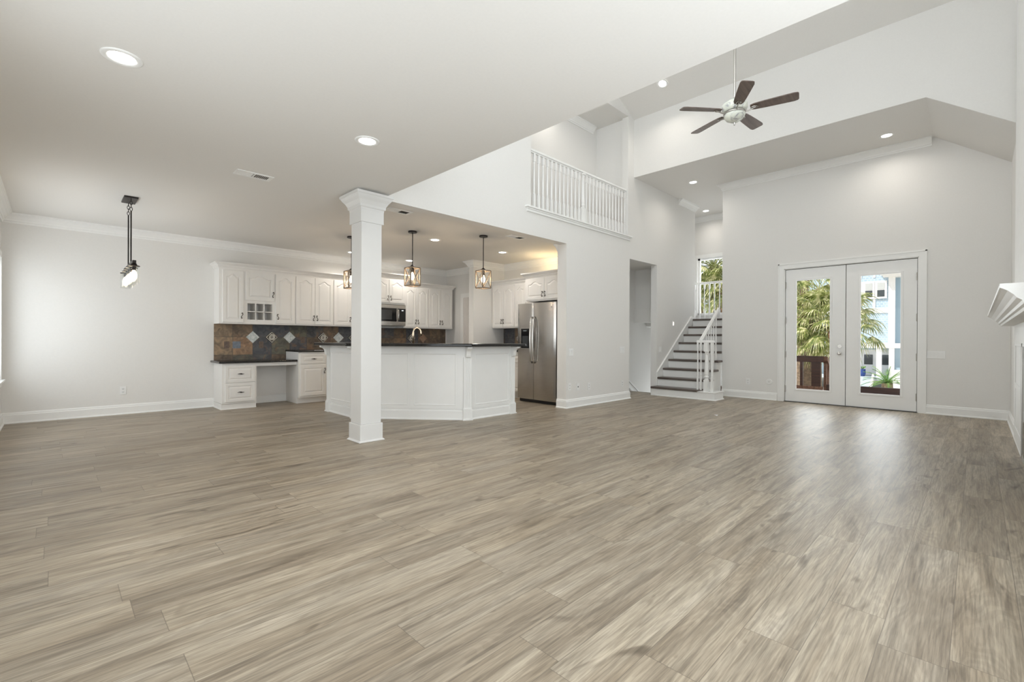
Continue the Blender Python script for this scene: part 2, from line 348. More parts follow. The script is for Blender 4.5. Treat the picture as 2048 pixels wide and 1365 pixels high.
# left (window) wall, x = X0, with two window openings
def wall_with_holes(name, fixed, axis, a0, a1, z0, z1, holes, t, mat, label):
    m = MB(); hs = sorted(holes); cur = a0
    def bx(p, q, r, s_):
        if q-p < 1e-4 or s_-r < 1e-4: return
        if axis == 'x': m.box(p, q, fixed, fixed+t, r, s_)
        else: m.box(fixed, fixed+t, p, q, r, s_)
    for h0, h1, b, tp in hs:
        bx(cur, h0, z0, z1); bx(h0, h1, z0, b); bx(h0, h1, tp, z1); cur = h1
    bx(cur, a1, z0, z1)
    return struct(name, m, mat, label)
wall_with_holes('wall_west', X0, 'y', YS-.2, YA+.2, 0, CZ+.3, [(.6, 3.2, .5, 2.25), (6.15, 8.44, .58, 2.08)], -.15, wall_m, 'white wall along the dining side with a window')
wall_with_holes('wall_south', YS, 'x', X0-.15, 7.86, 0, 7.6, [(.2, 3.3, .3, 2.35), (3.4, 6.6, 3.6, 5.0)], -.15, wall_m, 'white wall that carries the fireplace')
struct('wall_south_recess', MB().box(7.86, XD+.15, YS-.15, YS, 0, 4.7), wall_m, 'short white wall between fireplace wall and glass doors')
wall_with_holes('wall_north', YA, 'x', X0-.15, 6.60, 0, CZ+.3, [], .15, wall_m, 'long pale wall behind the dining area and cabinets')
# kitchen end walls
struct('wall_pantry', MB().box(6.46, 6.60, 7.22, YA, 0, CZ), wall_m, 'kitchen end wall with a white door')
struct('wall_kitchen_stub', MB().box(5.94, 6.79, 7.08, 7.22, 0, CZ), wall_m, 'stub wall beside the tall kitchen cabinets')
struct('wall_kitchen_east', MB().box(6.79, 6.93, 4.83, 7.22, 0, CZ), wall_m, 'kitchen wall behind the refrigerator')
# wall between great room and kitchen (plane y = YK) with openings
mk = MB()
mk.box(2.61, 5.84, YK, YK+.15, 2.65, 3.07)
mk.box(5.84, 7.745, YK, YK+.19, 0, 3.07).box(7.745, 8.80, YK, YK+.13, 2.65, 3.07)
mk.box(8.80, 10.60, YK, YK+.13, -1.0, 4.7).box(7.745, 8.80, YK, YK+.13, 3.07, 5.9)
mk.box(7.67, 7.745, YK, YK+.13, 3.07, 5.9)
mk.box(2.61, 4.985, YK, YK+.13, 3.07, 7.6)
mk.add([(4.985,YK,5.32),(7.67,YK,5.32),(7.67,YK,5.45),(4.985,YK,6.5),(4.985,YK+.13,5.32),(7.67,YK+.13,5.32),(7.67,YK+.13,5.45),(4.985,YK+.13,6.5)],
       [(0,1,2,3),(7,6,5,4),(0,4,5,1),(1,5,6,2),(2,6,7,3),(3,7,4,0)])
struct('wall_great_room_north', mk, wall_m, 'tall white wall between the great room and the kitchen with balcony opening')
# low ceiling over dining, camera side and kitchen
struct('ceiling_low', MB().box(X0-.15, 2.61, YS-.15, YA+.15, CZ, CZ+.3).box(2.61, 7.6, YK+.13, YA+.15, CZ, CZ+.2), ceil_m, 'low flat ceiling over the dining area and kitchen')
wall_with_holes('wall_upper_west', 2.61, 'y', YS-.15, YK, CZ+.3, 7.6, [(.6, 4.1, 3.9, 5.2)], -.15, wall_m, 'upper wall of the great room above the low ceiling edge')
# door wall
DY0, DY1, DZ = .66, 2.475, 2.40
wall_with_holes('wall_east', XD, 'y', YS-.15, 3.60, 0, 4.4, [(DY0-.02, DY1+.02, 0, DZ+.02)], .14, wall_m, 'tall pale wall with the white glass doors')
struct('wall_stair_side', MB().box(XD+.14, 11.6, 3.46, 3.60, 0, 4.4), wall_m, 'wall along the side of the upper stairs')
# soffit, front wall above it, vault
LZ = 4.22
sy = .474
struct('ceiling_soffit', MB().add([(7.89,YK+.0,LZ),(XD,YK,LZ),(XD,sy,LZ),(7.89,sy,LZ),(XD,YS,3.62),(7.89,YS,3.62),
      (7.89,YK,LZ+.2),(XD,YK,LZ+.2),(XD,YS,LZ+.2),(7.89,YS,LZ+.2)],
      [(0,1,2,3),(3,2,4,5),(6,9,8,7),(0,6,7,1),(1,7,8,4,2),(4,8,9,5),(3,5,9,6,0)]), ceil_m, 'lower ceiling over the glass doors that slopes down beside the fireplace wall')
struct('ceiling_landing', MB().box(XD, 11.75, 3.46, 7.0, LZ, LZ+.2), ceil_m, 'ceiling above the stair landing')
struct('wall_above_soffit', MB().add([(7.88,YK,LZ),(7.88,sy,LZ),(7.88,YS,3.62),(7.88,YS,5.9),(7.88,YK,5.9),(8.0,YK,LZ+.01),(8.0,sy,LZ+.01),(8.0,YS,3.63),(8.0,YS,5.9),(8.0,YK,5.9)],
      [(4,3,2,1,0),(5,6,7,8,9),(0,1,6,5),(1,2,7,6),(2,3,8,7),(3,4,9,8),(4,0,5,9)]), wall_m, 'white wall face above the lower ceiling')
VS = .42
xr_ = 5.3; zr_ = 5.32 + VS*(7.88-xr_)
mv = MB()
mv.add([(7.90,YS-.15,5.312),(7.90,YK+.1,5.312),(xr_,YK+.1,zr_),(xr_,YS-.15,zr_),(7.90,YS-.15,5.45),(7.90,YK+.1,5.45),(xr_,YK+.1,zr_+.15),(xr_,YS-.15,zr_+.15)],
       [(0,1,2,3),(7,6,5,4),(0,4,5,1),(1,5,6,2),(2,6,7,3),(3,7,4,0)])
zl = zr_ - VS*(xr_-2.46)
mv.add([(xr_,YS-.15,zr_),(xr_,YK+.1,zr_),(2.46,YK+.1,zl),(2.46,YS-.15,zl),(xr_,YS-.15,zr_+.15),(xr_,YK+.1,zr_+.15),(2.46,YK+.1,zl+.15),(2.46,YS-.15,zl+.15)],
       [(0,1,2,3),(7,6,5,4),(0,4,5,1),(1,5,6,2),(2,6,7,3),(3,7,4,0)])
struct('ceiling_vault', mv, ceil_m, 'sloping vaulted ceiling over the great room')
# loft behind the balcony
struct('wall_loft_back', MB().box(3.4, 7.9, 5.40, 5.5, 2.88, 5.6), wall_m, 'back wall of the upstairs loft')
struct('wall_loft_east', MB().box(7.72, 7.86, YK+.13, 5.40, 2.88, 5.6), wall_m, 'end wall of the upstairs loft')
struct('ceiling_loft', MB().box(3.4, 7.9, YK+.13, 5.5, 5.32, 5.45), ceil_m, 'flat ceiling of the upstairs loft')
struct('wall_loft_west', MB().box(3.3, 3.4, YK+.13, 5.5, 2.88, 5.5), wall_m, 'far end wall of the upstairs loft')
struct('floor_loft', MB().box(2.7, 7.72, YK+.13, 5.5, 2.88, 3.06), floor_m, 'loft floor')
# landing hall
struct('wall_landing_east_lower', MB().box(11.62, 11.76, 3.46, 7.0, 0, 1.62), wall_m, 'wall under the landing window')
wall_with_holes('wall_landing_east', 11.62, 'y', 3.46, 7.0, 1.62, LZ+.1, [(3.75, 5.02, 1.75, 3.19)], .14, wall_m, 'wall with the landing window')
struct('wall_landing_north', MB().box(10.47, 11.76, 6.9, 7.0, 1.4, LZ), wall_m, 'end wall of the landing')
struct('wall_landing_west', MB().box(10.47, 10.60, YK+.13, 6.9, 1.5, LZ), wall_m, 'return wall beside the landing')
# stairwell behind the doorway
struct('wall_stairwell_north', MB().box(6.93, 11.9, 5.38, 5.5, -2.6, CZ), wall_m, 'stairwell back wall')
struct('wall_stairwell_bulkhead', MB().box(9.22, 9.32, YK+.13, 5.38, 1.49, CZ), wall_m, 'bulkhead over the descending stairs')
struct('trim_1', MB().box(9.17, 9.22, YK+.13, 5.38, 1.49, 1.52).box(9.185, 9.22, YK+.13, 5.38, 1.52, 1.80).box(9.17, 9.22, YK+.13, 5.38, 1.80, 1.83), wall_m, 'bulkhead moulding')
struct('trim_2', MB().add([(9.7,5.38,1.42),(9.7,5.38,1.50),(9.7,4.78,1.50),(9.7,4.78,1.42),(9.85,5.38,1.40),(9.85,5.38,1.50),(9.85,4.78,1.50),(9.85,4.78,1.30)],[(0,1,2,3),(7,6,5,4),(0,4,5,1),(1,5,6,2),(2,6,7,3),(3,7,4,0)]), wall_m, 'small soffit block under the bulkhead')
struct('ceiling_stairwell', MB().box(6.93, 9.3, YK+.13, 5.5, 2.66, 2.7).box(9.32, 11.9, YK+.13, 5.5, 1.52, 1.56), ceil_m, 'stairwell ceiling')
m = MB()
for i in range(9): m.box(8.95+i*.25, 9.2+i*.25, YK+.13, 5.38, -2.6, -.18*(i+1))
struct('stairs_down', m, tread_m, 'steps descending behind the doorway')
struct('trim_3', MB().extr([(0,0),(.022,0),(.022,.13),(.035,.135),(.035,.16),(0,.16)], (8.45,5.38,.36), (1,0,-.62), 4.0, (0,-1,0)), trim_m, 'sloping skirt board beside the descending stairs')
struct('floor_lower', MB().box(8.9, 12, YK, 5.6, -2.7, -2.6), ground_m, 'lower level floor')
# baseboards (profile: a away from the wall, z)
BB = [(0,0),(.030,0),(.030,.012),(.018,.022),(.018,.108),(.012,.118),(.012,.130),(.004,.142),(0,.142)]
def base(name, path, label): return struct(name, MB().sweep(BB, path), trim_m, label)
base('baseboard_north', [(1.83, YA), (X0, YA)][::-1][::-1], 'white baseboard along the long pale wall')
base('baseboard_west', [(X0, YA), (X0, YS)], 'white baseboard along the dining window wall')
base('baseboard_kneehole', [(2.93, YA), (2.31, YA)], 'white baseboard inside the desk kneehole')
base('baseboard_great_room_north', [(7.745, YK+.10), (7.745, YK), (5.84, YK), (5.84, YK+.19)], 'white baseboard under the row of outlets')
base('baseboard_east', [(XD, 2.60), (XD, 3.60)], 'white baseboard between staircase and glass doors')
base('baseboard_east_corner', [(XD, YS), (XD, .55)], 'white baseboard between glass doors and fireplace wall')
base('baseboard_south', [(6.60, YS), (XD, YS)], 'white baseboard along the fireplace wall')
base('baseboard_south_room', [(X0, YS), (4.3, YS)], 'white baseboard behind the viewpoint')
# crown mouldings
def crown(name, path, zt, label, s=1., mat=None):
    P = [(0,-.125*s),(.012,-.125*s),(.016,-.105*s),(.026,-.098*s),(.030,-.080*s),(.055,-.045*s),(.078,-.026*s),(.090,-.020*s),(.090,-.006*s),(.100,-.003),(.100,0),(0,0)]
    return struct(name, MB().sweep([(a*s, zt+b) for a, b in P], path), mat or trim_m, label)
crown('trim_4', [(6.46, 7.22), (6.46, YA), (X0, YA), (X0, YS)], CZ-.001, 'crown moulding of the dining area and kitchen')
crown('trim_5', [(5.84, 4.835), (6.79, 4.835), (6.79, 7.08), (5.94, 7.08), (5.94, 7.22), (6.46, 7.22)], CZ-.001, 'crown moulding around the refrigerator end')
crown('trim_6', [(XD, .50), (XD, 3.60), (XD+.12, 3.60)], LZ-.001, 'crown moulding over the glass doors')
crown('trim_7', [(10.60, YK+.02), (10.60, YK), (9.75, YK)], LZ-.001, 'crown moulding over the stairs')
crown('trim_8', [(11.62, 3.60), (11.62, 6.9)], LZ-.001, 'crown moulding over the landing window')
crown('trim_9', [(7.60, 5.40), (4.0, 5.40)], 5.319, 'crown moulding in the loft')
# casing round the glass doors
def casing(name, pts, w_, t, mat, label): pass
CW = .095
m = MB()
for a0, a1, z0, z1 in ((DY0-.02-CW, DY0-.02, 0, DZ+.02+CW), (DY1+.02, DY1+.02+CW, 0, DZ+.02+CW), (DY0-.02, DY1+.02, DZ+.02, DZ+.02+CW)):
    m.box(XD-.016, XD, a0, a1, z0, z1)
e = DZ+.02+CW
m.box(XD-.026, XD-.016, DY0-.02-CW, DY0-.02-CW+.02, 0, e).box(XD-.026, XD-.016, DY1+.02+CW-.02, DY1+.02+CW, 0, e).box(XD-.026, XD-.016, DY0-.02-CW, DY1+.02+CW, e-.02, e)
m.box(XD, XD+.14, DY0-.02, DY0-.008, 0, DZ+.02).box(XD, XD+.14, DY1+.008, DY1+.02, 0, DZ+.02).box(XD, XD+.14, DY0-.02, DY1+.02, DZ+.010, DZ+.02)
struct('trim_10', m, trim_m, 'white casing around the glass doors')
# glass doors: local x along -y world (rot -90): built directly in world
def glass_door(name, y0, y1, gy0, gy1, hinge_y, label, knob=False):
    d = structe(name, label, (XD+.03, (y0+y1)/2, .012)); gz0, gz1 = .235, 2.20
    m = MB(); xa, xb = XD+.030, XD+.072
    m.box(xa, xb, y0, gy0, .012, DZ).box(xa, xb, gy1, y1, .012, DZ).box(xa, xb, gy0, gy1, .012, gz0).box(xa, xb, gy0, gy1, gz1, DZ)
    m.build('door_leaf', door_m, d, world=True)
    f = MB(); q = .022
    for a, b, c_, e_ in ((gy0-q, gy0+.012, gz0-q, gz1+q), (gy1-.012, gy1+q, gz0-q, gz1+q), (gy0+.012, gy1-.012, gz0-q, gz0+.012), (gy0+.012, gy1-.012, gz1-.012, gz1+q)):
        f.box(xa-.010, xa+.001, a, b, c_, e_)
    f.build('glazing_frame', door_m, d, world=True, bevel=.003)
    MB().box(xa+.018, xa+.022, gy0, gy1, gz0, gz1).build('glass_pane', glass_m, d, world=True)
    for z in (2.12, 1.48, .86, .235):
        MB().box(xa-.012, xa+.0, hinge_y-.010, hinge_y+.010, z-.055, z+.055).tube([(xa-.014, hinge_y, z-.06), (xa-.014, hinge_y, z+.06)], .007).build('hinge', nick_m, d, world=True)
    if knob:
        for z, r in ((1.015, .030), (.898, .032)):
            k = MB(); k.tube([(xa, 1.652, z), (xa-.012, 1.652, z)], r, 20)
            if z < 1: k.tube([(xa-.012, 1.652, z), (xa-.03, 1.652, z), (xa-.045, 1.652, z), (xa-.062, 1.652, z), (xa-.068, 1.652, z)], [.012, .012, .027, .027, .015], 20)
            else: k.tube([(xa-.012, 1.652, z), (xa-.018, 1.652, z)], .020, 20).box(xa-.032, xa-.018, 1.647, 1.657, z-.014, z+.014)
            tag(k.build('door_knob' if z < 1 else 'deadbolt', steel2_m, d, world=True, smooth=False), 'nickel door knob' if z < 1 else 'nickel deadbolt')
    return d
glass_door('door_1', 1.575, DY1, 1.785, 2.31, DY1, 'left glass door with the palm tree behind it', True)
glass_door('door_2', DY0, 1.565, .845, 1.375, DY0, 'right glass door with the blue house behind it')
struct('trim_11', MB().box(XD+.0, XD+.14, DY0-.02, DY1+.02, 0, .010), slot_m, 'dark threshold under the glass doors')
struct('trim_12', MB().box(XD+.074, XD+.080, 1.55, 1.59, .012, DZ).box(XD+.074, XD+.080, DY0-.03, DY0+.02, .0, DZ+.02).box(XD+.074, XD+.080, DY1-.02, DY1+.03, .0, DZ+.02).box(XD+.074, XD+.080, DY0-.03, DY1+.03, DZ-.02, DZ+.03), slot_m, 'dark strip added behind the glass door gaps as shade and light block')  # dark strips added to paint shade in the gaps and stop light leaks
# pantry door on wall_pantry, facing -x
d = structe('door_3', 'white pantry door at the kitchen end', (6.45, 7.65, 0))
MB().box(6.44, 6.46, 7.32, 8.02, .01, 2.03).build('door_leaf', simple('pantry_door_paint', (.72, .69, .66), .4), d, world=True)
MB().box(6.432, 6.46, 8.02, 8.11, 0, 2.12).box(6.432, 6.46, 7.23, 7.32, 0, 2.12).box(6.432, 6.46, 7.32, 8.02, 2.03, 2.12).build('door_casing', trim_m, d, world=True)
# windows
def window(name, axis, fixed, out, a0, a1, z0, z1, label, mull=2, sill=True):
    wd = structe(name, label, (fixed, (a0+a1)/2, z0) if axis == 'y' else ((a0+a1)/2, fixed, z0))
    def B(m, d0, d1, p, q, r, s_):
        d0 *= out; d1 *= out
        return m.box(fixed+d0, fixed+d1, p, q, r, s_) if axis == 'y' else m.box(p, q, fixed+d0, fixed+d1, r, s_)
    m = MB(); f = .05
    B(m, .04, .10, a0, a0+f, z0, z1); B(m, .04, .10, a1-f, a1, z0, z1); B(m, .04, .10, a0, a1, z0, z0+f); B(m, .04, .10, a0, a1, z1-f, z1)
    for k in range(1, mull): c_ = a0+(a1-a0)*k/mull; B(m, .04, .10, c_-.03, c_+.03, z0, z1)
    m.build('window_frame', trim_m, wd, world=True)
    g = MB(); B(g, .068, .072, a0, a1, z0, z1); g.build('window_pane', glass_m, wd, world=True)
    if sill:
        c_ = MB(); k = .08
        B(c_, -.014, 0, a0-k, a0, z0, z1+k); B(c_, -.014, 0, a1, a1+k, z0, z1+k); B(c_, -.014, 0, a0, a1, z1, z1+k); B(c_, -.014, 0, a0-k, a1+k, z0-.09, z0-.02)
        B(c_, -.045, .04, a0-k-.02, a1+k+.02, z0-.022, z0); c_.build('window_casing', trim_m, wd, world=True)
    return wd
window('window_1', 'y', X0, -1, 6.15, 8.44, .58, 2.08, 'dining area window at the far end of the window wall', 3)
window('window_2', 'y', X0, -1, .6, 3.2, .5, 2.25, 'unseen wide window assumed beside the viewpoint', 3)  # window assumed out of view, brightens the floor on this side
window('window_3', 'x', YS, -1, .2, 3.3, .3, 2.35, 'unseen window assumed behind the viewpoint', 3)  # window added out of view for low light in the great room
window('window_4', 'y', 2.61, -1, .6, 4.1, 3.9, 5.2, 'unseen high window added above the low ceiling edge to light the great room', 4, False)  # window added on this unseen wall for the light it gives
window('window_5', 'x', YS, -1, 3.4, 6.6, 3.6, 5.0, 'unseen high window assumed above the mantel side', 3, False)  # window assumed out of view for the strong light high up
window('window_6', 'y', 11.62, 1, 3.75, 5.02, 1.75, 3.19, 'landing window with palm fronds outside', 1)
struct('roof_west_sun_block', MB().box(-3.3, X0-.16, -3, 12, 2.75, 2.87), white_ext_m, 'unseen roof slab added outside the window wall to block the sun')  # added out of view to keep sun off the dining side windows
struct('roof_eave', MB().box(.9, 2.46, -2, 6, 5.6, 5.72), white_ext_m, 'unseen overhang added over the high windows to block the sun')  # overhang added out of view to keep sun out of the great room
struct('roof_slab', MB().box(-.7, 2.46, -.6, 9, 3.0, 3.12).box(2.6, 8.1, 5.5, 9, 3.0, 3.1).box(7.9, 12.2, -.7, 7.1, 5.9, 6.0), white_ext_m, 'roof over the house')
# ================================================================== COLUMN
col = thing('column', 'white square column with moulded capital at the edge of the low ceiling', 'column', (2.43, 4.715, 0))
m = MB(); h = .118; m.box(-h, h, -h, h, .188, 2.45); m.build('shaft', column_m, col, bevel=.006)
m = MB(); m.prism([(-.132,-.132),(.132,-.132),(.132,.132),(-.132,.132)], 0, .188)
SQ = lambda r: [(-r,-r),(-r,r),(r,r),(r,-r)]
m.sweep([(0,0),(.018,0),(.016,.008),(.006,.018),(0,.022)], SQ(.132), True)
m.build('base', column_m, col, bevel=.004)
m = MB(); m.prism([(-.132,-.132),(.132,-.132),(.132,.132),(-.132,.132)], 2.35, 2.50)
m.sweep([(0,2.48),(.008,2.48),(.010,2.50),(.022,2.51),(.024,2.535),(.045,2.575),(.066,2.60),(.080,2.625),(.088,2.63),(.088,2.655),(0,2.655)], SQ(.125), True)
m.prism([(-.125,-.125),(.125,-.125),(.125,.125),(-.125,.125)], 2.5, 2.679)
m.build('capital', column_m, col)
# ================================================================== CABINETS
def raised_door(w_, h_, arch=True, mg=.052, t=.02, K=22):
    """panel in the x-z plane, front at y=0 facing -y, origin at lower left"""
    rise = min(.05, w_*.16) if arch else 0
    def loop(mi, y, outer=False):
        L = [(mi, y, mi), (w_-mi, y, mi)]
        for k in range(K+1):
            f = k/K; x = w_-mi - (w_-2*mi)*f; s = abs(2*f-1)
            if outer: z = h_-mi
            else: z = h_-mi-rise + (rise*.5*(1+math.cos(PI*min(s/.82, 1))) if arch else 0)
            L.append((x, y, z))
        return L
    n = K+3; loops = [loop(0, t, True), loop(0, .003, True), loop(.003, 0, True), loop(mg, 0), loop(mg+.003, .010), loop(mg+.011, .010), loop(mg+.034, .001)]
    vs = [p for l in loops for p in l]; fs = []
    for i in range(len(loops)-1):
        for k in range(n): l = (k+1) % n; fs.append((i*n+k, i*n+l, (i+1)*n+l, (i+1)*n+k))
    fs.append(tuple((len(loops)-1)*n+k for k in range(n))); fs.append(tuple(range(n))[::-1])
    return vs, fs
def put_door(parent, x, z, w_, h_, y=0, arch=True, name='door', handle=None, mat=None, mg=.052):
    vs, fs = raised_door(w_, h_, arch, mg)
    m = MB().add([(a+x, b+y-.02, c_+z) for a, b, c_ in vs], fs); o = m.build(name, mat or cab_m, parent)
    if handle:
        side, hz = handle
        hx = x + (.028 if side == 'l' else w_-.028 if side == 'r' else w_/2); hm = MB(); Y = y-.045
        if name == 'door':
            s_ = -1 if side == 'l' else 1
            pts = []
            for k in range(15):
                t = k/14; a = (t-.5)*2
                pts.append((hx + s_*.011*math.sin(a*PI*.95)*1.0, Y-.004*math.cos(a*PI), hz + a*.044))
            hm.tube(pts, [.0045+.002*abs(math.sin(k/14*PI*2)) for k in range(15)], 8)
            hm.tube([(hx, y-.02, hz+.036), (hx, Y, hz+.036)], .006, 8).tube([(hx, y-.02, hz-.036), (hx, Y, hz-.036)], .006, 8)
            hm.lathe([(0.001,-.009),(.009,-.006),(.011,0),(.009,.006),(.001,.009)], (hx+s_*.004, Y, hz+.040), 10).lathe([(0.001,-.009),(.009,-.006),(.011,0),(.009,.006),(.001,.009)], (hx-s_*.004, Y, hz-.040), 10)
            tag(hm.build('handle', pewter_m, o, smooth=True), 'curled pewter pull')
        else:
            hm.tube([(hx, y-.02, hz), (hx, Y, hz)], .006, 8).tube([(hx-.045, Y, hz), (hx-.02, Y-.004, hz+.002), (hx, Y-.006, hz), (hx+.02, Y-.004, hz-.002), (hx+.045, Y, hz)], [.003, .006, .011, .006, .003], 8)
            tag(hm.build('handle', dark_m, o, smooth=True), 'dark drawer pull')
    return o
CR = [(0,0),(.010,0),(.014,.012),(.022,.018),(.024,.036),(.045,.058),(.058,.066),(.062,.070),(.062,.085),(0,.085)]
def crown_seg(parent, path, z, s=1.): MB().sweep([(a*s, z+b*s) for a, b in CR], path).build('crown', cab_m, parent)
def upper(name, label, loc, rotz, w_, z0, z1, dep, doors, crown_path=None, cubby=None, group=None, hz=None, valance=True, crz=None):
    t = thing(name, label, 'cabinet', (loc[0], loc[1], z0), rotz, group); H = z1-z0
    m = MB()
    if cubby:
        cz0, cz1, cx0, cx1 = cubby
        m.box(0, w_, 0, dep, cz1+.03, H); m.box(0, cx0, 0, dep, 0, cz1+.03); m.box(cx1, w_, 0, dep, 0, cz1+.03); m.box(cx0, cx1, 0, dep, 0, cz0); m.box(cx0, cx1, dep-.02, dep, cz0, cz1)
        m.box(cx0, cx1, 0, dep, cz1, cz1+.03)
    else: m.box(0, w_, 0, dep, 0, H)
    m.build('carcass', cab_m, t)
    if cubby:
        g = MB(); q = .006
        for k in (1, 2): c_ = cx0+(cx1-cx0)*k/3; g.box(c_-q, c_+q, .002, dep-.02, cz0, cz1)
        g.box(cx0, cx1, .002, dep-.02, (cz0+cz1)/2-q, (cz0+cz1)/2+q)
        g.build('pigeonhole_grid', cab_m, t)
    for (x, z, dw, dh, hd) in doors: put_door(t, x, z-z0 if z > z0-.001 else z, dw, dh, 0, True, 'door', (hd, (hz if hz else .11)+z-z0) if hd else None)
    if crown_path: crown_seg(t, crown_path, (crz if crz else z1)-z0)
    return t
ZU0, ZU1 = 1.335, 2.215; DH = .825; DZ0 = 1.358; UY = 8.34
G = 'white wall cabinets on the long kitchen wall'
upper('wall_cabinet', 'white single-door wall cabinet at the end of the run, above the desk drawers', (1.83, UY), 0, .355, ZU0, ZU1, .319,
      [(.045, DZ0, .295, DH, 'r')], [(.355, 0), (0, 0), (0, .319)], group=G)
t = upper('pigeonhole_cabinet', 'white wall cabinet with a short arched door over six open cubbyholes', (2.185, UY), 0, .46, ZU0, ZU1, .319,
      [(.010, 1.722, .44, .461, 'r')], [(.46, 0), (0, 0)], cubby=(.075, .34, .045, .42), group=G)
upper('wall_cabinet', 'white single-door wall cabinet just beside the open cubbyholes', (2.645, UY), 0, .33, ZU0, ZU1, .319, [(.008, DZ0, .312, DH, 'l')], [(.33, 0), (0, 0)], group=G)
upper('wall_cabinet', 'white double-door wall cabinet over the step in the counter', (2.975, UY), 0, .67, ZU0, ZU1, .319, [(.006, DZ0, .325, DH, 'r'), (.335, DZ0, .325, DH, 'l')], [(.67, 0), (0, 0)], group=G)
upper('wall_cabinet', 'white double-door wall cabinet partly behind the square column', (3.645, UY), 0, .69, ZU0, ZU1, .319, [(.008, DZ0, .333, DH, 'r'), (.345, DZ0, .333, DH, 'l')], [(.69, 0), (0, 0)], group=G)
upper('wall_cabinet', 'raised white double-door cabinet directly above the microwave', (4.345, 8.26), 0, .775, 1.80, 2.33, .399, [(.03, 1.83, .352, .46, 'r'), (.392, 1.83, .352, .46, 'l')], [(.775, .399), (.775, 0), (0, 0), (0, .399)], group=G, hz=.09)
upper('wall_cabinet', 'white double-door wall cabinet immediately past the microwave, behind the middle pendant', (5.125, UY), 0, .61, ZU0, ZU1, .319, [(.008, DZ0, .292, DH, 'r'), (.305, DZ0, .292, DH, 'l')], [(.61, 0), (0, 0)], group=G)
upper('wall_cabinet', 'white double-door wall cabinet at the pantry end of the run', (5.735, UY), 0, .645, ZU0, ZU1, .319, [(.008, DZ0, .305, DH, 'r'), (.318, DZ0, .305, DH, 'l')], [(.645, .319), (.645, 0), (0, 0)], group=G)
# right hand run, facing -x (rotz -90: local x -> -y)
R = -PI/2; G2 = 'white cabinets by the refrigerator'
upper('wall_cabinet', 'white double-door wall cabinet beside the blank stub wall', (6.45, 7.078), R, .66, ZU0, ZU1, .338, [(.015, DZ0, .315, DH, 'r'), (.335, DZ0, .315, DH, 'l')], [(.66, 0), (0, 0)], group=G2)
upper('wall_cabinet', 'white narrow wall cabinet half hidden by the refrigerator', (6.45, 6.418), R, .62, ZU0, ZU1, .338, [(.008, DZ0, .29, DH, None), (.31, DZ0, .29, DH, None)], [(.62, 0), (0, 0)], group=G2)
upper('wall_cabinet', 'deep white double-door cabinet over the refrigerator', (6.08, 5.79), R, .94, 1.79, ZU1, .708, [(.035, 1.815, .435, .375, 'r'), (.475, 1.815, .435, .375, 'l')], [(.94, 0), (0, 0), (0, .40)], group=G2, hz=.09)
l = bpy.data.lights.new('assumed_cabinet_top_lamp', 'POINT'); l.energy = 4.0; l.color = (1, .76, .42); l.shadow_soft_size = .03  # assumed lamp, gives the warm glow above the cabinets
t = thing('assumed_puck_light', 'unseen small warm puck light, assumed on top of the cabinet over the refrigerator', 'light', (6.50, 5.66, 2.216))  # fixture added out of view to carry the assumed lamp
MB().lathe([(.038, 0), (.040, .012), (.034, .020)], n=24).build('housing', nick_m, t); MB().lathe([(.030, .0205), (.030, .023)], n=24).build('lens', bulb_m, t)
o = bpy.data.objects.new('assumed_cabinet_top_lamp', l); C.objects.link(o); o.parent = t; o.location = (0, 0, .10)
# desk
t = thing('desk_drawer_cabinet', 'white two-drawer desk pedestal with dark pulls under the low counter', 'cabinet', (1.83, 8.14, 0))
MB().box(0, .48, 0, .518, .09, .715).box(.04, .44, .03, .518, 0, .09).build('carcass', cab_m, t)
MB().sweep([(0,0),(.014,0),(.010,.014),(0,.018)], [(.48,.02),(-.0,.02),(-.0,.518)]).box(0, .48, .02, .518, 0, .085).build('plinth', cab_m, t)
put_door(t, .04, .415, .415, .265, 0, False, 'drawer', ('c', .548), mg=.040); put_door(t, .04, .115, .415, .285, 0, False, 'drawer', ('c', .262), mg=.040)
t = thing('desk_apron', 'white apron strip over the open kneehole', 'apron', (2.31, 8.14, .66))
MB().box(0, .62, 0, .02, .0, .055).build('board', cab_m, t)
struct('trim_13', MB().box(2.31, 2.93, 8.648, YA, .0, .70), cab_m, 'painted back panel of the kneehole')
def slab(name, poly, z0, z1, label, cat='countertop', r=.008):
    return tag(MB().prism(poly, z0, z1).build(name, granite_m, bevel=r), label, cat)
slab('desk_counter', [(1.78, 8.09), (2.93, 8.09), (2.93, YA-.013), (1.78, YA-.013)], .715, .748, 'low black granite desk counter over two drawers and a kneehole')
def basecab(name, label, loc, rotz, w_, dep, doors, drawers, group):
    t = thing(name, label, 'cabinet', loc, rotz, group)
    MB().box(0, w_, 0, dep, .10, .875).box(0, w_, .07, dep, 0, .10).build('carcass', cab_m, t)
    for (x, dw, hd) in doors: put_door(t, x, .13, dw, .52, 0, False, 'door', (hd, .55))
    for (x, dw) in drawers: put_door(t, x, .675, dw, .165, 0, False, 'drawer', ('c', .757), mg=.035)
    return t
G3 = 'white base cabinets against the long kitchen wall'
basecab('base_cabinet', 'white base cabinet with one drawer and door just past the desk kneehole', (2.93, 8.06, 0), 0, .47, .586, [(.03, .43, 'r')], [(.03, .43)], G3)
for i, (x, ww, lb) in enumerate(((3.40, .94, 'white base cabinet behind the near leg of the island'), (4.34, .78, 'white base cabinet under the microwave wall'), (5.12, .62, 'white base cabinet past the microwave'), (5.74, .65, 'white base cabinet at the pantry end of the long wall'))):
    basecab('base_cabinet', lb, (x, 8.06, 0), 0, ww, .586, [(.02, ww/2-.025, 'r'), (ww/2+.005, ww/2-.025, 'l')], [(.02, ww/2-.025), (ww/2+.005, ww/2-.025)], G3)
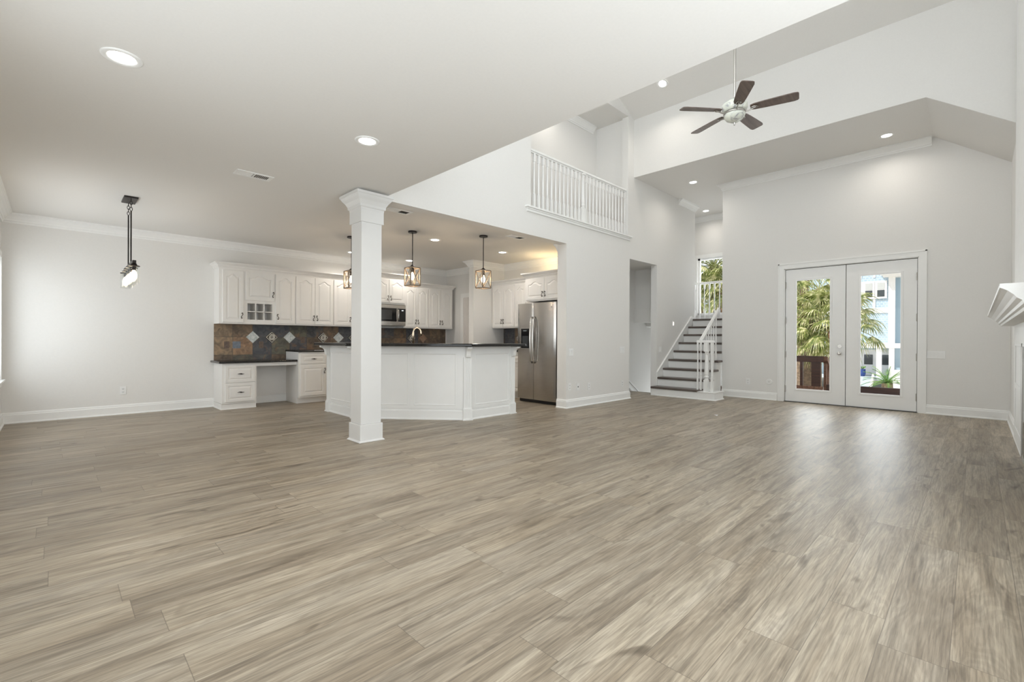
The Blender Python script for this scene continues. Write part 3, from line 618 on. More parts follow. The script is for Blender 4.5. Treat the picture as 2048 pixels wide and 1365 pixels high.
slab('kitchen_counter', [(2.915, 8.02), (6.44, 8.02), (6.44, YA-.013), (2.915, YA-.013)], .876, .908, 'black granite counter along the backsplash wall')
basecab('base_cabinet', 'white base cabinet with drawer squeezed beside the refrigerator', (6.18, 7.078, 0), R, 1.20, .608, [(.02, .57, 'r'), (.61, .57, 'l')], [(.02, .57), (.61, .57)], G2)
slab('refrigerator_side_counter', [(6.14, 5.87), (6.777, 5.87), (6.777, 7.078), (6.14, 7.078)], .876, .908, 'black granite counter beside the refrigerator')
# backsplash with accent tiles
bs = thing('backsplash', 'brown and charcoal slate tile backsplash over the long counter', 'backsplash', (1.83, 8.648, .75))
MB().box(1.83, 6.42, 8.649, 8.659, .749, 1.334).build('slate_tiles', slate_m, bs, world=True)
def diamond(parent, px_, pz, kind, r=.104, face='y', fx=8.648):
    m = MB(); q = .012
    def pt(a, b, y): return (px_+a, fx-y, pz+b) if face == 'y' else (fx-y, px_+a, pz+b)
    def dm(rr, y0, y1):
        P = [(0,-rr),(rr,0),(0,rr),(-rr,0)]
        return [pt(a, b, y0) for a, b in P] + [pt(a*.94, b*.94, y1) for a, b in P], [(0,1,2,3),(7,6,5,4),(0,4,5,1),(1,5,6,2),(2,6,7,3),(3,7,4,0)]
    v, f = dm(r, 0, .009); m.add(v, f)
    o = m.build('accent_tile', {'glass': pearl_m, 'shell': pewt_tile_m, 'copper': copper_m}[kind], parent, world=True)
    lb = {'glass': 'pearly glass diamond tile', 'shell': 'pewter diamond tile with a spiral shell', 'copper': 'copper brown diamond tile', 'star': ''}[kind]; tag(o, lb)
    if kind == 'shell':
        s = MB(); pts = []; rr = []
        for k in range(40):
            t_ = k/39; a = t_*2.3*2*PI; R_ = .006+.046*t_
            p = pt(R_*math.cos(a), R_*math.sin(a), .011); pts.append(p); rr.append(.003+.010*t_*(1 if t_ < .93 else .6))
        s.tube(pts, rr, 7)
        g = MB().add([pt(a, b, y) for y in (.009, .014) for a, b in [(0,-r*.9),(r*.9,0),(0,r*.9),(-r*.9,0)]] + [pt(a, b, y) for y in (.009, .014) for a, b in [(0,-r*.78),(r*.78,0),(0,r*.78),(-r*.78,0)]],
              [(4+i, 4+(i+1) % 4, 12+(i+1) % 4, 12+i) for i in range(4)])
        s.add([tuple(Vector(v)) for v in g.v], g.f)
        x = s.build('shell_relief', shell_m, o, smooth=True)
        x.data.transform(Matrix.Translation(-Vector(parent.location)))
for x, k in ((2.395, 'glass'), (2.69, 'shell'), (2.989, 'glass'), (3.583, 'shell'), (3.885, 'glass'), (4.175, 'shell'), (5.50, 'shell'), (5.805, 'copper')): diamond(bs, x, 1.125, k)
bs2 = thing('backsplash', 'small dark slate backsplash with one shell tile beside the refrigerator', 'backsplash', (6.789, 6.5, .9))
MB().box(6.778, 6.788, 5.87, 7.078, .909, 1.334).build('slate_tiles', slate2_m, bs2, world=True)
diamond(bs2, 6.60, 1.13, 'shell', .104, 'x', 6.777)
def plate(name, label, cat, p, n_, w_, h_, kind, mat=None, inner=None):
    """wall plate centred at p on a wall with outward normal n_ ('-y','-x','+y')"""
    rz = {'-y': 0, '-x': -PI/2, '+y': PI}[n_]
    t = thing(name, label, cat, p, rz); mt = mat or plate_m; im = inner or mt
    MB().box(-w_/2, w_/2, -.006, 0, -h_/2, h_/2).build('cover_plate', mt, t, bevel=.002)
    if kind == 'outlet':
        for z in (.022, -.022):
            MB().box(-.017, .017, -.008, -.005, z-.014, z+.014).build('socket', im, t, bevel=.003)
            MB().box(-.008, -.005, -.0092, -.0075, z-.004, z+.007).box(.005, .008, -.0092, -.0075, z-.004, z+.006).box(-.002, .002, -.0092, -.0075, z-.011, z-.007).build('slot', slot_m, t)
    elif kind.startswith('sw'):
        k = int(kind[2:]); 
        for i in range(k):
            x = (i-(k-1)/2)*.046
            MB().box(x-.015, x+.015, -.0085, -.005, -.033, .033).add([(x-.015,-.0085,-.033),(x+.015,-.0085,-.033),(x+.015,-.0125,.033),(x-.015,-.0125,.033),(x-.015,-.0085,.033),(x+.015,-.0085,.033)], [(0,1,2,3),(3,2,5,4),(0,3,4),(1,5,2)]).build('rocker', im, t)
    elif kind == 'jack':
        MB().box(-.010, .010, -.009, -.005, -.010, .010).build('jack', slot_m, t)
    return t
stone_m = simple('stone_coloured_plate', (.16, .11, .085), .5, noise=.2, scale=30); bluep_m = simple('blue_grey_plate', (.20, .23, .27), .5, noise=.2, scale=30)
plate('electrical_outlet', 'brown stone-look outlet on the slate nearest the backsplash end', 'outlet', (2.007, 8.648, .995), '-y', .072, .115, 'outlet', stone_m)
plate('light_switch', 'blue grey double switch plate on the slate over the desk', 'switch', (2.152, 8.648, .995), '-y', .118, .115, 'sw2', bluep_m)
plate('electrical_outlet', 'brown stone-look outlet between a glass tile and a shell tile', 'outlet', (2.525, 8.648, .995), '-y', .072, .115, 'outlet', stone_m)
plate('electrical_outlet', 'dark stone-look outlet on the slate above the step in the counter', 'outlet', (3.215, 8.648, 1.08), '-y', .072, .115, 'outlet', stone_m)
plate('electrical_outlet', 'dark stone-look outlet between the shell tile and the glass tile by the island', 'outlet', (3.70, 8.648, 1.10), '-y', .072, .115, 'outlet', stone_m)
plate('electrical_outlet', 'white outlet low on the bare dining wall', 'outlet', (.71, YA-.001, .345), '-y', .072, .118, 'outlet')
YW = YK-.001
plate('light_switch', 'white double switch plate beside the kitchen opening', 'switch', (5.96, YW, .905), '-y', .118, .118, 'sw2')
plate('electrical_outlet', 'white outlet low on the wall closest to the refrigerator', 'outlet', (5.925, YW, .345), '-y', .072, .118, 'outlet')
plate('cable_jack', 'small white cable plate between two low outlets', 'wall plate', (6.148, YW, .33), '-y', .072, .118, 'jack')
plate('electrical_outlet', 'white outlet low in the middle of the wall under the balcony', 'outlet', (6.455, YW, .32), '-y', .072, .118, 'outlet')
plate('electrical_outlet', 'white outlet low on the wall next to the doorway', 'outlet', (7.50, YW, .30), '-y', .072, .118, 'outlet')
plate('light_switch', 'white triple switch plate beside the doorway under the balcony', 'switch', (7.49, YW, .925), '-y', .165, .118, 'sw3')
plate('light_switch', 'white switch plate between the doorway and the stairs', 'switch', (8.96, YW, .915), '-y', .118, .118, 'sw2')
plate('electrical_outlet', 'white outlet low on the wall between staircase and glass doors', 'outlet', (XD-.001, 3.105, .325), '-x', .072, .118, 'outlet')
plate('light_switch', 'wide white four-gang switch plate beside the glass doors', 'switch', (XD-.001, .437, .905), '-x', .21, .118, 'sw4')
t = plate('night_light', 'small glowing light plate on the wall above the stairs', 'light', (9.53, YW, 1.467), '-y', .085, .125, 'none')
MB().box(-.022, .022, -.010, -.006, -.035, .035).build('lens', night_m, t)
t = thing('round_cover_plate', 'round white cover plate low on the wall beside the glass doors', 'wall plate', (XD, 2.735, .34), -PI/2)
k = MB(); k.tube([(0, 0, 0), (0, -.006, 0), (0, -.010, 0)], [.052, .052, .045], 24); k.build('disc', plate_m, t); MB().tube([(0, -.010, 0), (0, -.0115, 0)], .006, 8).build('screw', slot_m, t)
t = thing('door_stop', 'small metal door stop on the baseboard near the fireplace', 'door stop', (XD-.018, -.17, .055), -PI/2)
MB().tube([(0,0,0),(0,-.05,0)], .008, 8).build('rod', nick_m, t); MB().tube([(0,-.05,0),(0,-.065,0)], .012, 10).build('tip', plate_m, t)
m = MB(); m.add([(0,0,.002),(.075,.012,.012),(.085,.05,.003),(.02,.055,.010)], [(0,1,2,3)]).add([(0,0,.001),(.075,.012,.011),(.085,.05,.002),(.02,.055,.009)], [(3,2,1,0)])
tag(m.build('paper_scrap', plate_m), 'tiny white paper scrap lying on the open floor', 'scrap').location = (6.93, 2.70, .001)
# ================================================================== MICROWAVE
t = thing('microwave', 'stainless over-the-range microwave under the raised cabinet', 'microwave', (4.355, 8.24, 1.375))
MB().box(0, .755, .02, .40, 0, .42).build('body', steel_m, t)
MB().box(0, .755, 0, .02, .345, .418).box(0, .755, 0, .02, .0, .085).build('trim_band', steel_m, t, bevel=.004)
MB().box(.0, .545, -.004, .02, .085, .345).build('door', blackglass_m, t, bevel=.004)
MB().box(.05, .44, -.006, -.004, .12, .31).build('window', simple('smoked_window', (.05, .05, .05), .15), t)
MB().box(.60, .755, -.004, .02, .085, .345).build('control_panel', black_m, t, bevel=.004)
MB().box(.66, .70, -.0055, -.004, .30, .315).build('display', emit('display_glow', (.8, .9, 1), .8), t)
MB().tube([(.572,-.004,.11),(.572,-.035,.12),(.572,-.040,.215),(.572,-.035,.31),(.572,-.004,.32)], .011, 10).build('handle', steel2_m, t, smooth=True)
# ================================================================== REFRIGERATOR
t = thing('refrigerator', 'stainless side-by-side refrigerator with ice dispenser in the kitchen alcove', 'refrigerator', (5.95, 5.845, 0), R)
Wf, Hf = .90, 1.745
MB().box(.005, Wf-.005, .07, .80, .03, Hf-.02).build('body', simple('fridge_side_grey', (.22, .22, .225), .4), t)
MB().box(.01, Wf-.01, .05, .10, .0, .055).build('grille', black_m, t)
def curved(x0, x1, z0, z1, holes=None):
    m = MB(); N = 10; vs = []; fs = []
    for k in range(N+1):
        f = k/N; x = x0+(x1-x0)*f; y = -.012*math.sin(PI*f)**.6
        vs += [(x, y, z0), (x, y, z1), (x, .068, z0), (x, .068, z1)]
    for k in range(N):
        a = k*4; b = a+4; fs += [(a, b, b+1, a+1), (a+2, a+3, b+3, b+2), (a, a+2, b+2, b), (a+1, b+1, b+3, a+3)]
    fs += [(0, 1, 3, 2), (N*4, N*4+2, N*4+3, N*4+1)]
    return m.add(vs, fs)
lf = curved(.003, .388, .06, Hf).build('freezer_door', steel_m, t, smooth=False)
rf = curved(.394, Wf-.003, .06, Hf).build('fresh_food_door', steel_m, t)
for o_, x, s_ in ((lf, .362, -1), (rf, .425, 1)):
    MB().tube([(x, -.008, .70), (x, -.050, .74), (x-.0*s_, -.068, .95), (x, -.074, 1.10), (x, -.068, 1.25), (x, -.050, 1.46), (x, -.008, 1.50)], .014, 10).build('handle', steel2_m, o_, smooth=True)
dp = MB(); x0, x1, z0, z1 = .10, .30, .955, 1.30
dp.box(x0-.012, x0, -.020, -.006, z0-.012, z1+.012).box(x1, x1+.012, -.020, -.006, z0-.012, z1+.012).box(x0, x1, -.020, -.006, z0-.012, z0).box(x0, x1, -.020, -.006, z1, z1+.012)
d_ = tag(dp.build('dispenser_bezel', steel2_m, lf), 'chrome dispenser frame'); MB().box(x0, x1, -.016, -.010, z0, z1).build('dispenser_panel', blackglass_m, lf)
MB().box(x0+.05, x0+.13, -.017, -.016, 1.255, 1.27).build('dispenser_display', simple('grey_display', (.25, .28, .3), .3), lf)
MB().box(x0+.03, x0+.17, -.0175, -.016, .98, 1.17).build('dispenser_recess', simple('recess_grey', (.03, .035, .04), .5), lf)
MB().tube([(.80, -.007, 1.66), (.80, -.009, 1.66)], .012, 16).build('badge', nick_m, rf)
# ================================================================== ISLAND
isl = thing('kitchen_island', 'angled white panelled kitchen island with raised breakfast bar', 'island', (3.6, 5.6, 0))
BP = [(2.955, 7.0), (2.955, 6.066), (4.004, 4.88), (4.92, 4.88)]
def offs(path, d):
    out = []; n = len(path)
    for i, p in enumerate(path):
        p = Vector(p); d1 = (p-Vector(path[i-1])).normalized() if i else None; d2 = (Vector(path[i+1])-p).normalized() if i < n-1 else None
        d1 = d1 or d2; d2 = d2 or d1; n1 = Vector((-d1.y, d1.x)); n2 = Vector((-d2.y, d2.x)); mv_ = (n1+n2); mv_ /= mv_.dot(n1)
        q = p+mv_*d; out.append((q.x, q.y))
    return out
# travelling BP the kitchen side is on the left
F0 = offs(BP, .028); F1 = offs(BP, .17); F2 = offs(BP, .76)
def strip(a, b, z0, z1): return MB().prism(a + b[::-1], z0, z1)
strip(F0, F1, 0, 1.004).build('knee_wall', isl_m, isl, world=True)
strip(F1, F2, .10, .872).build('lower_cabinets', isl_m, isl, world=True)
strip(offs(BP, .17), offs(BP, .70), 0, .10).build('toe_kick', isl_m, isl, world=True)
MB().sweep([(0,0),(-.0+.0,0)] and [(.030,0),(-.002,0),(-.002,.012),(.010,.024),(.012,.118),(.020,.128),(.020,.138),(.030,.148)], BP).build('base_molding', isl_m, isl, world=True)
def face_frame(p, q, n_panels, ends=(.11, .11), z0=.148, z1=.985):
    p, q = Vector(p), Vector(q); L = (q-p).length; d = (q-p)/L; nr = Vector((d.y, -d.x))   # outward (right of travel)
    a, b = ends; wp = (L-a-b-(n_panels-1)*.07)/n_panels
    def W(s, o, z): v = p + d*s + nr*o; return (v.x, v.y, z)
    def bx(m, s0, s1, o0, o1, za, zb):
        vs = [W(s0,o0,za),W(s1,o0,za),W(s1,o1,za),W(s0,o1,za),W(s0,o0,zb),W(s1,o0,zb),W(s1,o1,zb),W(s0,o1,zb)]
        m.add(vs, [(0,1,2,3),(7,6,5,4),(0,4,5,1),(1,5,6,2),(2,6,7,3),(3,7,4,0)])
    m = MB(); zb, zt = z0+.045, z1-.075
    bx(m, 0, L, 0, .010, z0, zb); bx(m, 0, L, 0, .010, zt, z1+.018); s = a
    bx(m, 0, a, 0, .010, zb, zt); bx(m, L-b, L, 0, .010, zb, zt)
    for k in range(n_panels-1): s = a+wp*(k+1)+.07*k; bx(m, s, s+.07, 0, .010, zb, zt)
    m.build('face_frame', isl_m, isl, world=True)
    for k in range(n_panels):
        s = a + k*(wp+.07); g = MB(); w_, h_ = wp, zt-zb
        def lp(i, o): return [W(s+i, o, zb+i), W(s+w_-i, o, zb+i), W(s+w_-i, o, zt-i), W(s+i, o, zt-i)]
        L_ = [lp(0, .0098), lp(.010, .013), lp(.018, .004), lp(.028, .0035)]; vs = [v for l in L_ for v in l]
        fs = [(i*4+j, i*4+(j+1) % 4, (i+1)*4+(j+1) % 4, (i+1)*4+j) for i in range(3) for j in range(4)] + [(12, 13, 14, 15)]
        g.add(vs, fs).build('raised_panel', isl_m, isl, world=True)
face_frame(F0[0], F0[1], 1, (.12, .13)); face_frame(F0[1], F0[2], 2, (.15, .15)); face_frame(F0[2], F0[3], 1, (.13, .12))
def fluted(c_, dirv, wd=.10, z0=.16, z1=.86):
    d = Vector(dirv).normalized(); nr = Vector((d.y, -d.x)); c_ = Vector(c_)
    prof = []; N = 4
    for k in range(N):
        a0 = -wd/2+.012+(wd-.024)*k/N; st = (wd-.024)/N
        prof += [(a0, .024), (a0+st*.25, .024), (a0+st*.35, .018), (a0+st*.85, .018)]
    prof = [(-wd/2, 0), (-wd/2, .024)] + prof + [(wd/2, .024), (wd/2, 0)]
    vs = []
    for z in (z0, z1): vs += [tuple(c_ + d*a + nr*b) + (z,) for a, b in prof]
    n = len(prof); m = MB().add(vs, [tuple(range(n))[::-1], tuple(range(n, 2*n))] + [(i, (i+1) % n, n+(i+1) % n, n+i) for i in range(n)])
    def bx(s0, s1, o1, za, zb):
        q = [tuple(c_+d*s_+nr*o)+(z,) for z in (za, zb) for s_, o in ((s0, 0), (s1, 0), (s1, o1), (s0, o1))]
        m.add(q, [(3,2,1,0),(4,5,6,7),(0,1,5,4),(1,2,6,5),(2,3,7,6),(3,0,4,7)])
    bx(-wd/2-.008, wd/2+.008, .040, 0, .155)
    bx(-wd/2-.016, wd/2+.016, .050, 0, .016); bx(-wd/2-.004, wd/2+.004, .030, .155, .17)
    m.build('fluted_pilaster', isl_m, isl, world=True)
    # corbel
    pr = [(0,.0),(0,.145),(.150,.145),(.150,.125),(.138,.112),(.120,.105),(.090,.085),(.055,.055),(.048,.020),(.035,.0)]
    pr = [(0,0),(0,.150),(.135,.150),(.135,.128),(.118,.120),(.090,.112),(.068,.090),(.060,.060),(.058,.035),(.050,.012),(.032,.0)]
    vs = []
    for s_ in (-.032, .032): vs += [tuple(c_+d*s_+nr*(.010+a)) + (.852+b,) for a, b in pr]
    n = len(pr); k = MB().add(vs, [tuple(range(n)), tuple(range(n, 2*n))[::-1]] + [(i, n+i, n+(i+1) % n, (i+1) % n) for i in range(n)])
    k.build('corbel', isl_m, isl, world=True, bevel=.003)
A, B_, D_, E_ = [Vector(p) for p in F0]
fluted(A+Vector((0,-.055)), (0,-1)); fluted(E_-Vector((.055,0)), (1,0))
b1 = ((B_-A).normalized()+(D_-B_).normalized()).normalized(); b2 = ((D_-B_).normalized()+(E_-D_).normalized()).normalized()
fluted(B_-Vector((b1.y,-b1.x))*.006, b1, .11); fluted(D_-Vector((b2.y,-b2.x))*.006, b2, .11)
# end faces' corbels at the two bar ends
def end_corbel(x, y, dx, dy):
    pr = [(0,0),(0,.150),(.105,.150),(.105,.128),(.090,.120),(.068,.108),(.052,.085),(.046,.055),(.040,.012),(.022,0)]
    n = len(pr); vs = []
    for s_ in (-.035, .035): vs += [(x+dx*a+(dy != 0)*s_, y+dy*a+(dx != 0)*s_, .852+b) for a, b in pr]
    MB().add(vs, [tuple(range(n)), tuple(range(n, 2*n))[::-1]] + [(i, n+i, n+(i+1) % n, (i+1) % n) for i in range(n)]).build('corbel', isl_m, isl, world=True, bevel=.003)
end_corbel(4.92, 4.975, 1, 0); end_corbel(3.055, 7.0, 0, 1)
OUT = offs(BP, -.165); INN = offs(BP, .24)
OUT[0] = (OUT[0][0], 7.10); INN[0] = (INN[0][0], 7.10); OUT[-1] = (5.02, OUT[-1][1]); INN[-1] = (5.02, INN[-1][1])
def rnd(p, c_, q, r=.06, n=5):   # rounded corner
    p, c_, q = Vector(p), Vector(c_), Vector(q); a = c_+(p-c_).normalized()*r; b = c_+(q-c_).normalized()*r
    return [tuple((1-t)**2*a+2*t*(1-t)*c_+t*t*b) for t in [k/n for k in range(n+1)]]
poly = rnd(INN[0], OUT[0], OUT[1]) + [OUT[1], OUT[2]] + rnd(OUT[2], OUT[3], INN[3]) + rnd(OUT[3], INN[3], INN[2]) + [INN[2], INN[1]] + rnd(INN[1], INN[0], OUT[0])
slab('breakfast_bar_top', poly, 1.005, 1.046, 'raised black granite bar top on the white island', r=.012)
tag(strip(offs(BP, .172), offs(BP, .80), .873, .905).build('island_counter', granite_m, bevel=.006), 'lower black granite island counter behind the bar', 'countertop')
t = thing('faucet', 'tall gooseneck kitchen faucet in champagne nickel behind the bar top', 'faucet', (3.70, 5.76, .905))
t.rotation_euler = (0, 0, -.5)
MB().lathe([(.030,0),(.030,.012),(.022,.02),(.018,.05),(.016,.12)], n=18).build('base', gold_m, t, smooth=True)
pts = [(0,0,.10),(0,0,.29)] + [(.055-.055*math.cos(a), 0, .29+.07*math.sin(a)) for a in [PI*k/10 for k in range(1, 11)]] + [(.112,0,.25)]
MB().tube(pts, [.016]*2+[.0125]*10+[.015], 12).build('spout', gold_m, t, smooth=True)
MB().tube([(0,-.018,.06),(0,-.05,.075),(0,-.085,.10)], [.009,.007,.006], 8).build('lever', gold_m, t, smooth=True)
# ================================================================== LIGHT FIXTURES
def can(label, x, y, z, r=.095, power=5.5, tilt=None, em=.062):
    t = thing('recessed_light', label, 'light', (x, y, z), 0, 'recessed ceiling lights')
    m = MB(); N = 32; P = [(r, 0), (r, -.004), (r*.93, -.007), (em*1.12, -.006), (em, -.001)]
    vs = [(q*math.cos(2*PI*k/N), q*math.sin(2*PI*k/N), h_) for q, h_ in P for k in range(N)]
    m.add(vs, [(i*N+k, (i+1)*N+k, (i+1)*N+(k+1) % N, i*N+(k+1) % N) for i in range(len(P)-1) for k in range(N)]).build('trim_ring', trim_m, t, smooth=True)
    MB().lathe([(em, -.004), (em, -.002)], n=32).build('lens', lamp_m, t)
    l = bpy.data.lights.new('can_light', 'AREA'); l.shape = 'DISK'; l.size = em*2; l.energy = power; l.color = (1, .93, .84); l.spread = math.radians(150)
    o = bpy.data.objects.new('can_light', l); C.objects.link(o); o.parent = t; o.location = (0, 0, -.012)
    if tilt: t.rotation_euler = tilt
    return t
can('large recessed light in the ceiling corner nearest the viewpoint', .27, 3.40, CZ)
can('recessed light in the ceiling between the viewpoint and the column', 1.77, 3.43, CZ)
can('recessed light over the aisle past the middle pendant', 4.285, 6.06, CZ)
can('recessed light near the refrigerator', 5.745, 6.04, CZ)
can('recessed light behind the middle pendant, close to the long wall cabinets', 5.06, 8.02, CZ)
can('recessed light beside the pendant that the column half hides', 3.85, 8.02, CZ)
can('recessed light in the lowered ceiling over the glass doors', 8.93, .98, LZ, power=4)
can('recessed light in the lowered ceiling over the foot of the stairs', 8.92, 3.95, LZ, power=3.5)
can('recessed light over the stair landing', 11.1, 4.60, LZ, power=3)
can('unseen recessed light added in the loft ceiling to brighten its back wall', 6.05, 5.08, 5.319, power=2.5)  # lamp added out of view to light the loft back wall
vx = 7.408; can('recessed light in the sloping vaulted ceiling', vx, 3.827, 5.32+VS*(7.88-vx)-.004, power=8, tilt=(0, math.atan(VS), 0))
# ceiling vents
def vent(label, x, y, L=.32, Wd=.16):
    t = thing('ceiling_vent', label, 'vent', (x, y, CZ), 0, 'ceiling air vents')
    m = MB(); b = .028; z = -.007
    m.box(-L/2, L/2, -Wd/2, -Wd/2+b, z, 0).box(-L/2, L/2, Wd/2-b, Wd/2, z, 0).box(-L/2, -L/2+b, -Wd/2+b, Wd/2-b, z, 0).box(L/2-b, L/2, -Wd/2+b, Wd/2-b, z, 0).box(-.008, .008, -Wd/2+b, Wd/2-b, z, 0)
    m.build('frame', trim_m, t, bevel=.002)
    MB().box(-L/2+b, L/2-b, -Wd/2+b, Wd/2-b, -.001, 0).build('duct', void_m, t)
    s = MB(); n = 18
    for k in range(n):
        x_ = -L/2+b+.006+(L-2*b-.012)*k/(n-1)
        if abs(x_) < .012: continue
        a = .006 if x_ > 0 else -.006
        s.add([(x_-a, -Wd/2+b, -.007), (x_+a, -Wd/2+b, -.001), (x_+a, Wd/2-b, -.001), (x_-a, Wd/2-b, -.007)], [(0,1,2,3)])
    s.build('louvers', trim_m, t)
vent('white ceiling vent over the dining side of the column', 1.37, 4.93); vent('white ceiling vent just past the column capital', 3.01, 5.02); vent('white ceiling vent above the refrigerator pendant', 5.03, 4.99)
# pendants over the island
def pendant():
    t = thing('lantern_pendant', '', 'pendant light', (0, 0, CZ), 0, 'cage pendants over the island')
    MB().lathe([(.062,-.022),(.064,-.018),(.064,0)], n=24).build('canopy', dark_m, t)
    MB().tube([(0,0,-.02),(0,0,-.50)], .0065, 10).build('rod', dark_m, t)
    MB().lathe([(.075,-.535),(.070,-.528),(.035,-.512),(.012,-.490),(.006,-.485)], n=20).lathe([(.022,-.60),(.022,-.535)], n=14).build('socket_cap', dark_m, t, smooth=False)
    m = MB(); a = .080; z1, z0 = -.535, -.795; q = .007
    for sx in (-1, 1):
        for sy_ in (-1, 1): m.box(sx*a-q, sx*a+q, sy_*a-q, sy_*a+q, z0, z1)
        for z in (z0, z1): m.box(sx*a-q, sx*a+q, -a, a, z-q, z+q).box(-a, a, sx*a-q, sx*a+q, z-q, z+q)
    m.box(-a, a, -.006, .006, z1-.004, z1+.004).box(-.006, .006, -a, a, z1-.004, z1+.004)
    m.build('cage', cage_m, t)
    b = MB()
    for s_ in (-1, 1):
        b.tube([(-a, s_*a, z0), (a, s_*a, z1)], .0042, 6).tube([(-a, s_*a, z1), (a, s_*a, z0)], .0042, 6).tube([(s_*a, -a, z0), (s_*a, a, z1)], .0042, 6).tube([(s_*a, -a, z1), (s_*a, a, z0)], .0042, 6)
    b.build('cross_braces', cage_m, t)
    MB().lathe([(.004,-.715),(.020,-.705),(.030,-.680),(.028,-.650),(.014,-.615),(.012,-.60)], n=16).build('bulb', bulb_m, t, smooth=True)
    l = bpy.data.lights.new('pendant_lamp', 'POINT'); l.energy = 13; l.color = (1, .76, .52); l.shadow_soft_size = .045
    o = bpy.data.objects.new('pendant_lamp', l); C.objects.link(o); o.parent = t; o.location = (0, 0, -.665)
    return t
p0 = pendant(); p0.location = (3.26, 6.81, CZ); p0['label'] = 'cage pendant half hidden behind the square column'
dup(p0, (3.72, 5.82, CZ), 0, 'cage pendant hanging over the middle of the island'); dup(p0, (4.63, 5.29, CZ), 0, 'cage pendant over the refrigerator end of the island')
# dining chandelier
t = thing('linear_chandelier', 'black linear chandelier with a row of clear glass shades over the dining area', 'chandelier', (.612, 6.80, CZ))
MB().box(-.062, .062, -.16, .16, -.018, 0).build('canopy', dark_m, t, bevel=.003)
for y in (-.13, .13):
    c = MB()
    for k in range(4):
        zc = -.035-.034*k; pts = [(.011*math.cos(a) if k % 2 else 0, y+(0 if k % 2 else .011*math.cos(a)), zc+.022*math.sin(a)) for a in [2*PI*j/12 for j in range(13)]]
        c.tube(pts, .003, 6)
    c.build('chain', dark_m, t); MB().tube([(0, y, -.16), (0, y, -.745)], .0065, 8).build('rod', dark_m, t)
MB().box(-.016, .016, -.44, .44, -.775, -.745).build('bar', dark_m, t, bevel=.003)
for k in range(5):
    y = -.40+.20*k
    MB().lathe([(.052,-.808),(.052,-.800),(.03,-.795),(.022,-.775)], (0, y, 0), 20).lathe([(.019,-.85),(.019,-.81)], (0, y, 0), 14).build('socket', dark_m, t)
    g = MB(); N = 24; P = [(.048, -.80), (.048, -.985), (.0455, -.985), (.0455, -.80)]
    vs = [(r_*math.cos(2*PI*j/N), y+r_*math.sin(2*PI*j/N), z) for r_, z in P for j in range(N)]
    g.add(vs, [(i*N+j, i*N+(j+1) % N, ((i+1) % 4)*N+(j+1) % N, ((i+1) % 4)*N+j) for i in range(4) for j in range(N)]).build('glass_shade', shade_m, t, smooth=True)
    MB().lathe([(.004,-.955),(.018,-.945),(.028,-.92),(.026,-.89),(.014,-.86),(.012,-.85)], (0, y, 0), 16).build('bulb', bulb_m, t, smooth=True)
    if k % 2 == 0:
        l = bpy.data.lights.new('chandelier_lamp', 'POINT'); l.energy = 4; l.color = (1, .82, .62); l.shadow_soft_size = .04
        o = bpy.data.objects.new('chandelier_lamp', l); C.objects.link(o); o.parent = t; o.location = (0, y, -.90)
# ceiling fan
fx, fy_, fz = 5.5, 1.96, 3.74
zc = 5.32+VS*(7.88-fx)
t = thing('ceiling_fan', 'five-blade ceiling fan with walnut blades hanging from the vaulted ceiling', 'ceiling fan', (fx, fy_, fz))
MB().tube([(0,0,.10),(0,0,zc-fz-.05)], .014, 12).build('downrod', steel2_m, t); MB().lathe([(.03,zc-fz-.10),(.065,zc-fz-.06),(.07,zc-fz+.02)], n=24).build('canopy', nick_m, t, smooth=True)
MB().lathe([(.105,-.035),(.125,-.02),(.135,.01),(.135,.045),(.115,.075),(.07,.095),(.03,.11),(.018,.13)], n=32).build('motor_housing', alab_m, t, smooth=True)
MB().lathe([(.085,-.062),(.112,-.060),(.118,-.050),(.112,-.036),(.085,-.034)], n=32).build('band', nick_m, t, smooth=True)
MB().lathe([(.012,-.148),(.05,-.138),(.088,-.115),(.108,-.085),(.114,-.062),(.09,-.058)], n=32).build('light_bowl', alab_m, t, smooth=True)
MB().lathe([(.003,-.185),(.010,-.178),(.006,-.165),(.013,-.152),(.010,-.146)], n=12).build('finial', nick_m, t, smooth=True)
for k in range(5):
    a = math.radians(-77+72*k); rot = Matrix.Rotation(a, 3, 'Z')
    m = MB(); prof = [(.16,.036),(.20,.052),(.30,.060),(.45,.066),(.58,.070),(.615,.062),(.625,.045)]
    top = [(x, h_) for x, h_ in prof] + [(x, -h_) for x, h_ in prof[::-1]]; n = len(top); tl = math.radians(-11)
    vs = [(x, y*math.cos(tl), y*math.sin(tl)+dz-.02) for dz in (0, .008) for x, y in top]
    m.add(vs, [tuple(range(n))[::-1], tuple(range(n, 2*n))] + [(i, (i+1) % n, n+(i+1) % n, n+i) for i in range(n)]).turn(0, rot)
    o = m.build('blade', blade_m, t)
    b = MB().tube([(.10,0,-.045),(.135,0,-.05),(.165,0,-.040),(.215,0,-.026)], [.010,.008,.008,.006], 8)
    b.tube([(.20+.035*math.cos(q), .022*math.sin(q), -.026+.0*math.cos(q)) for q in [2*PI*j/14 for j in range(15)]], .005, 6)
    b.turn(0, rot).build('blade_iron', nick_m, o)
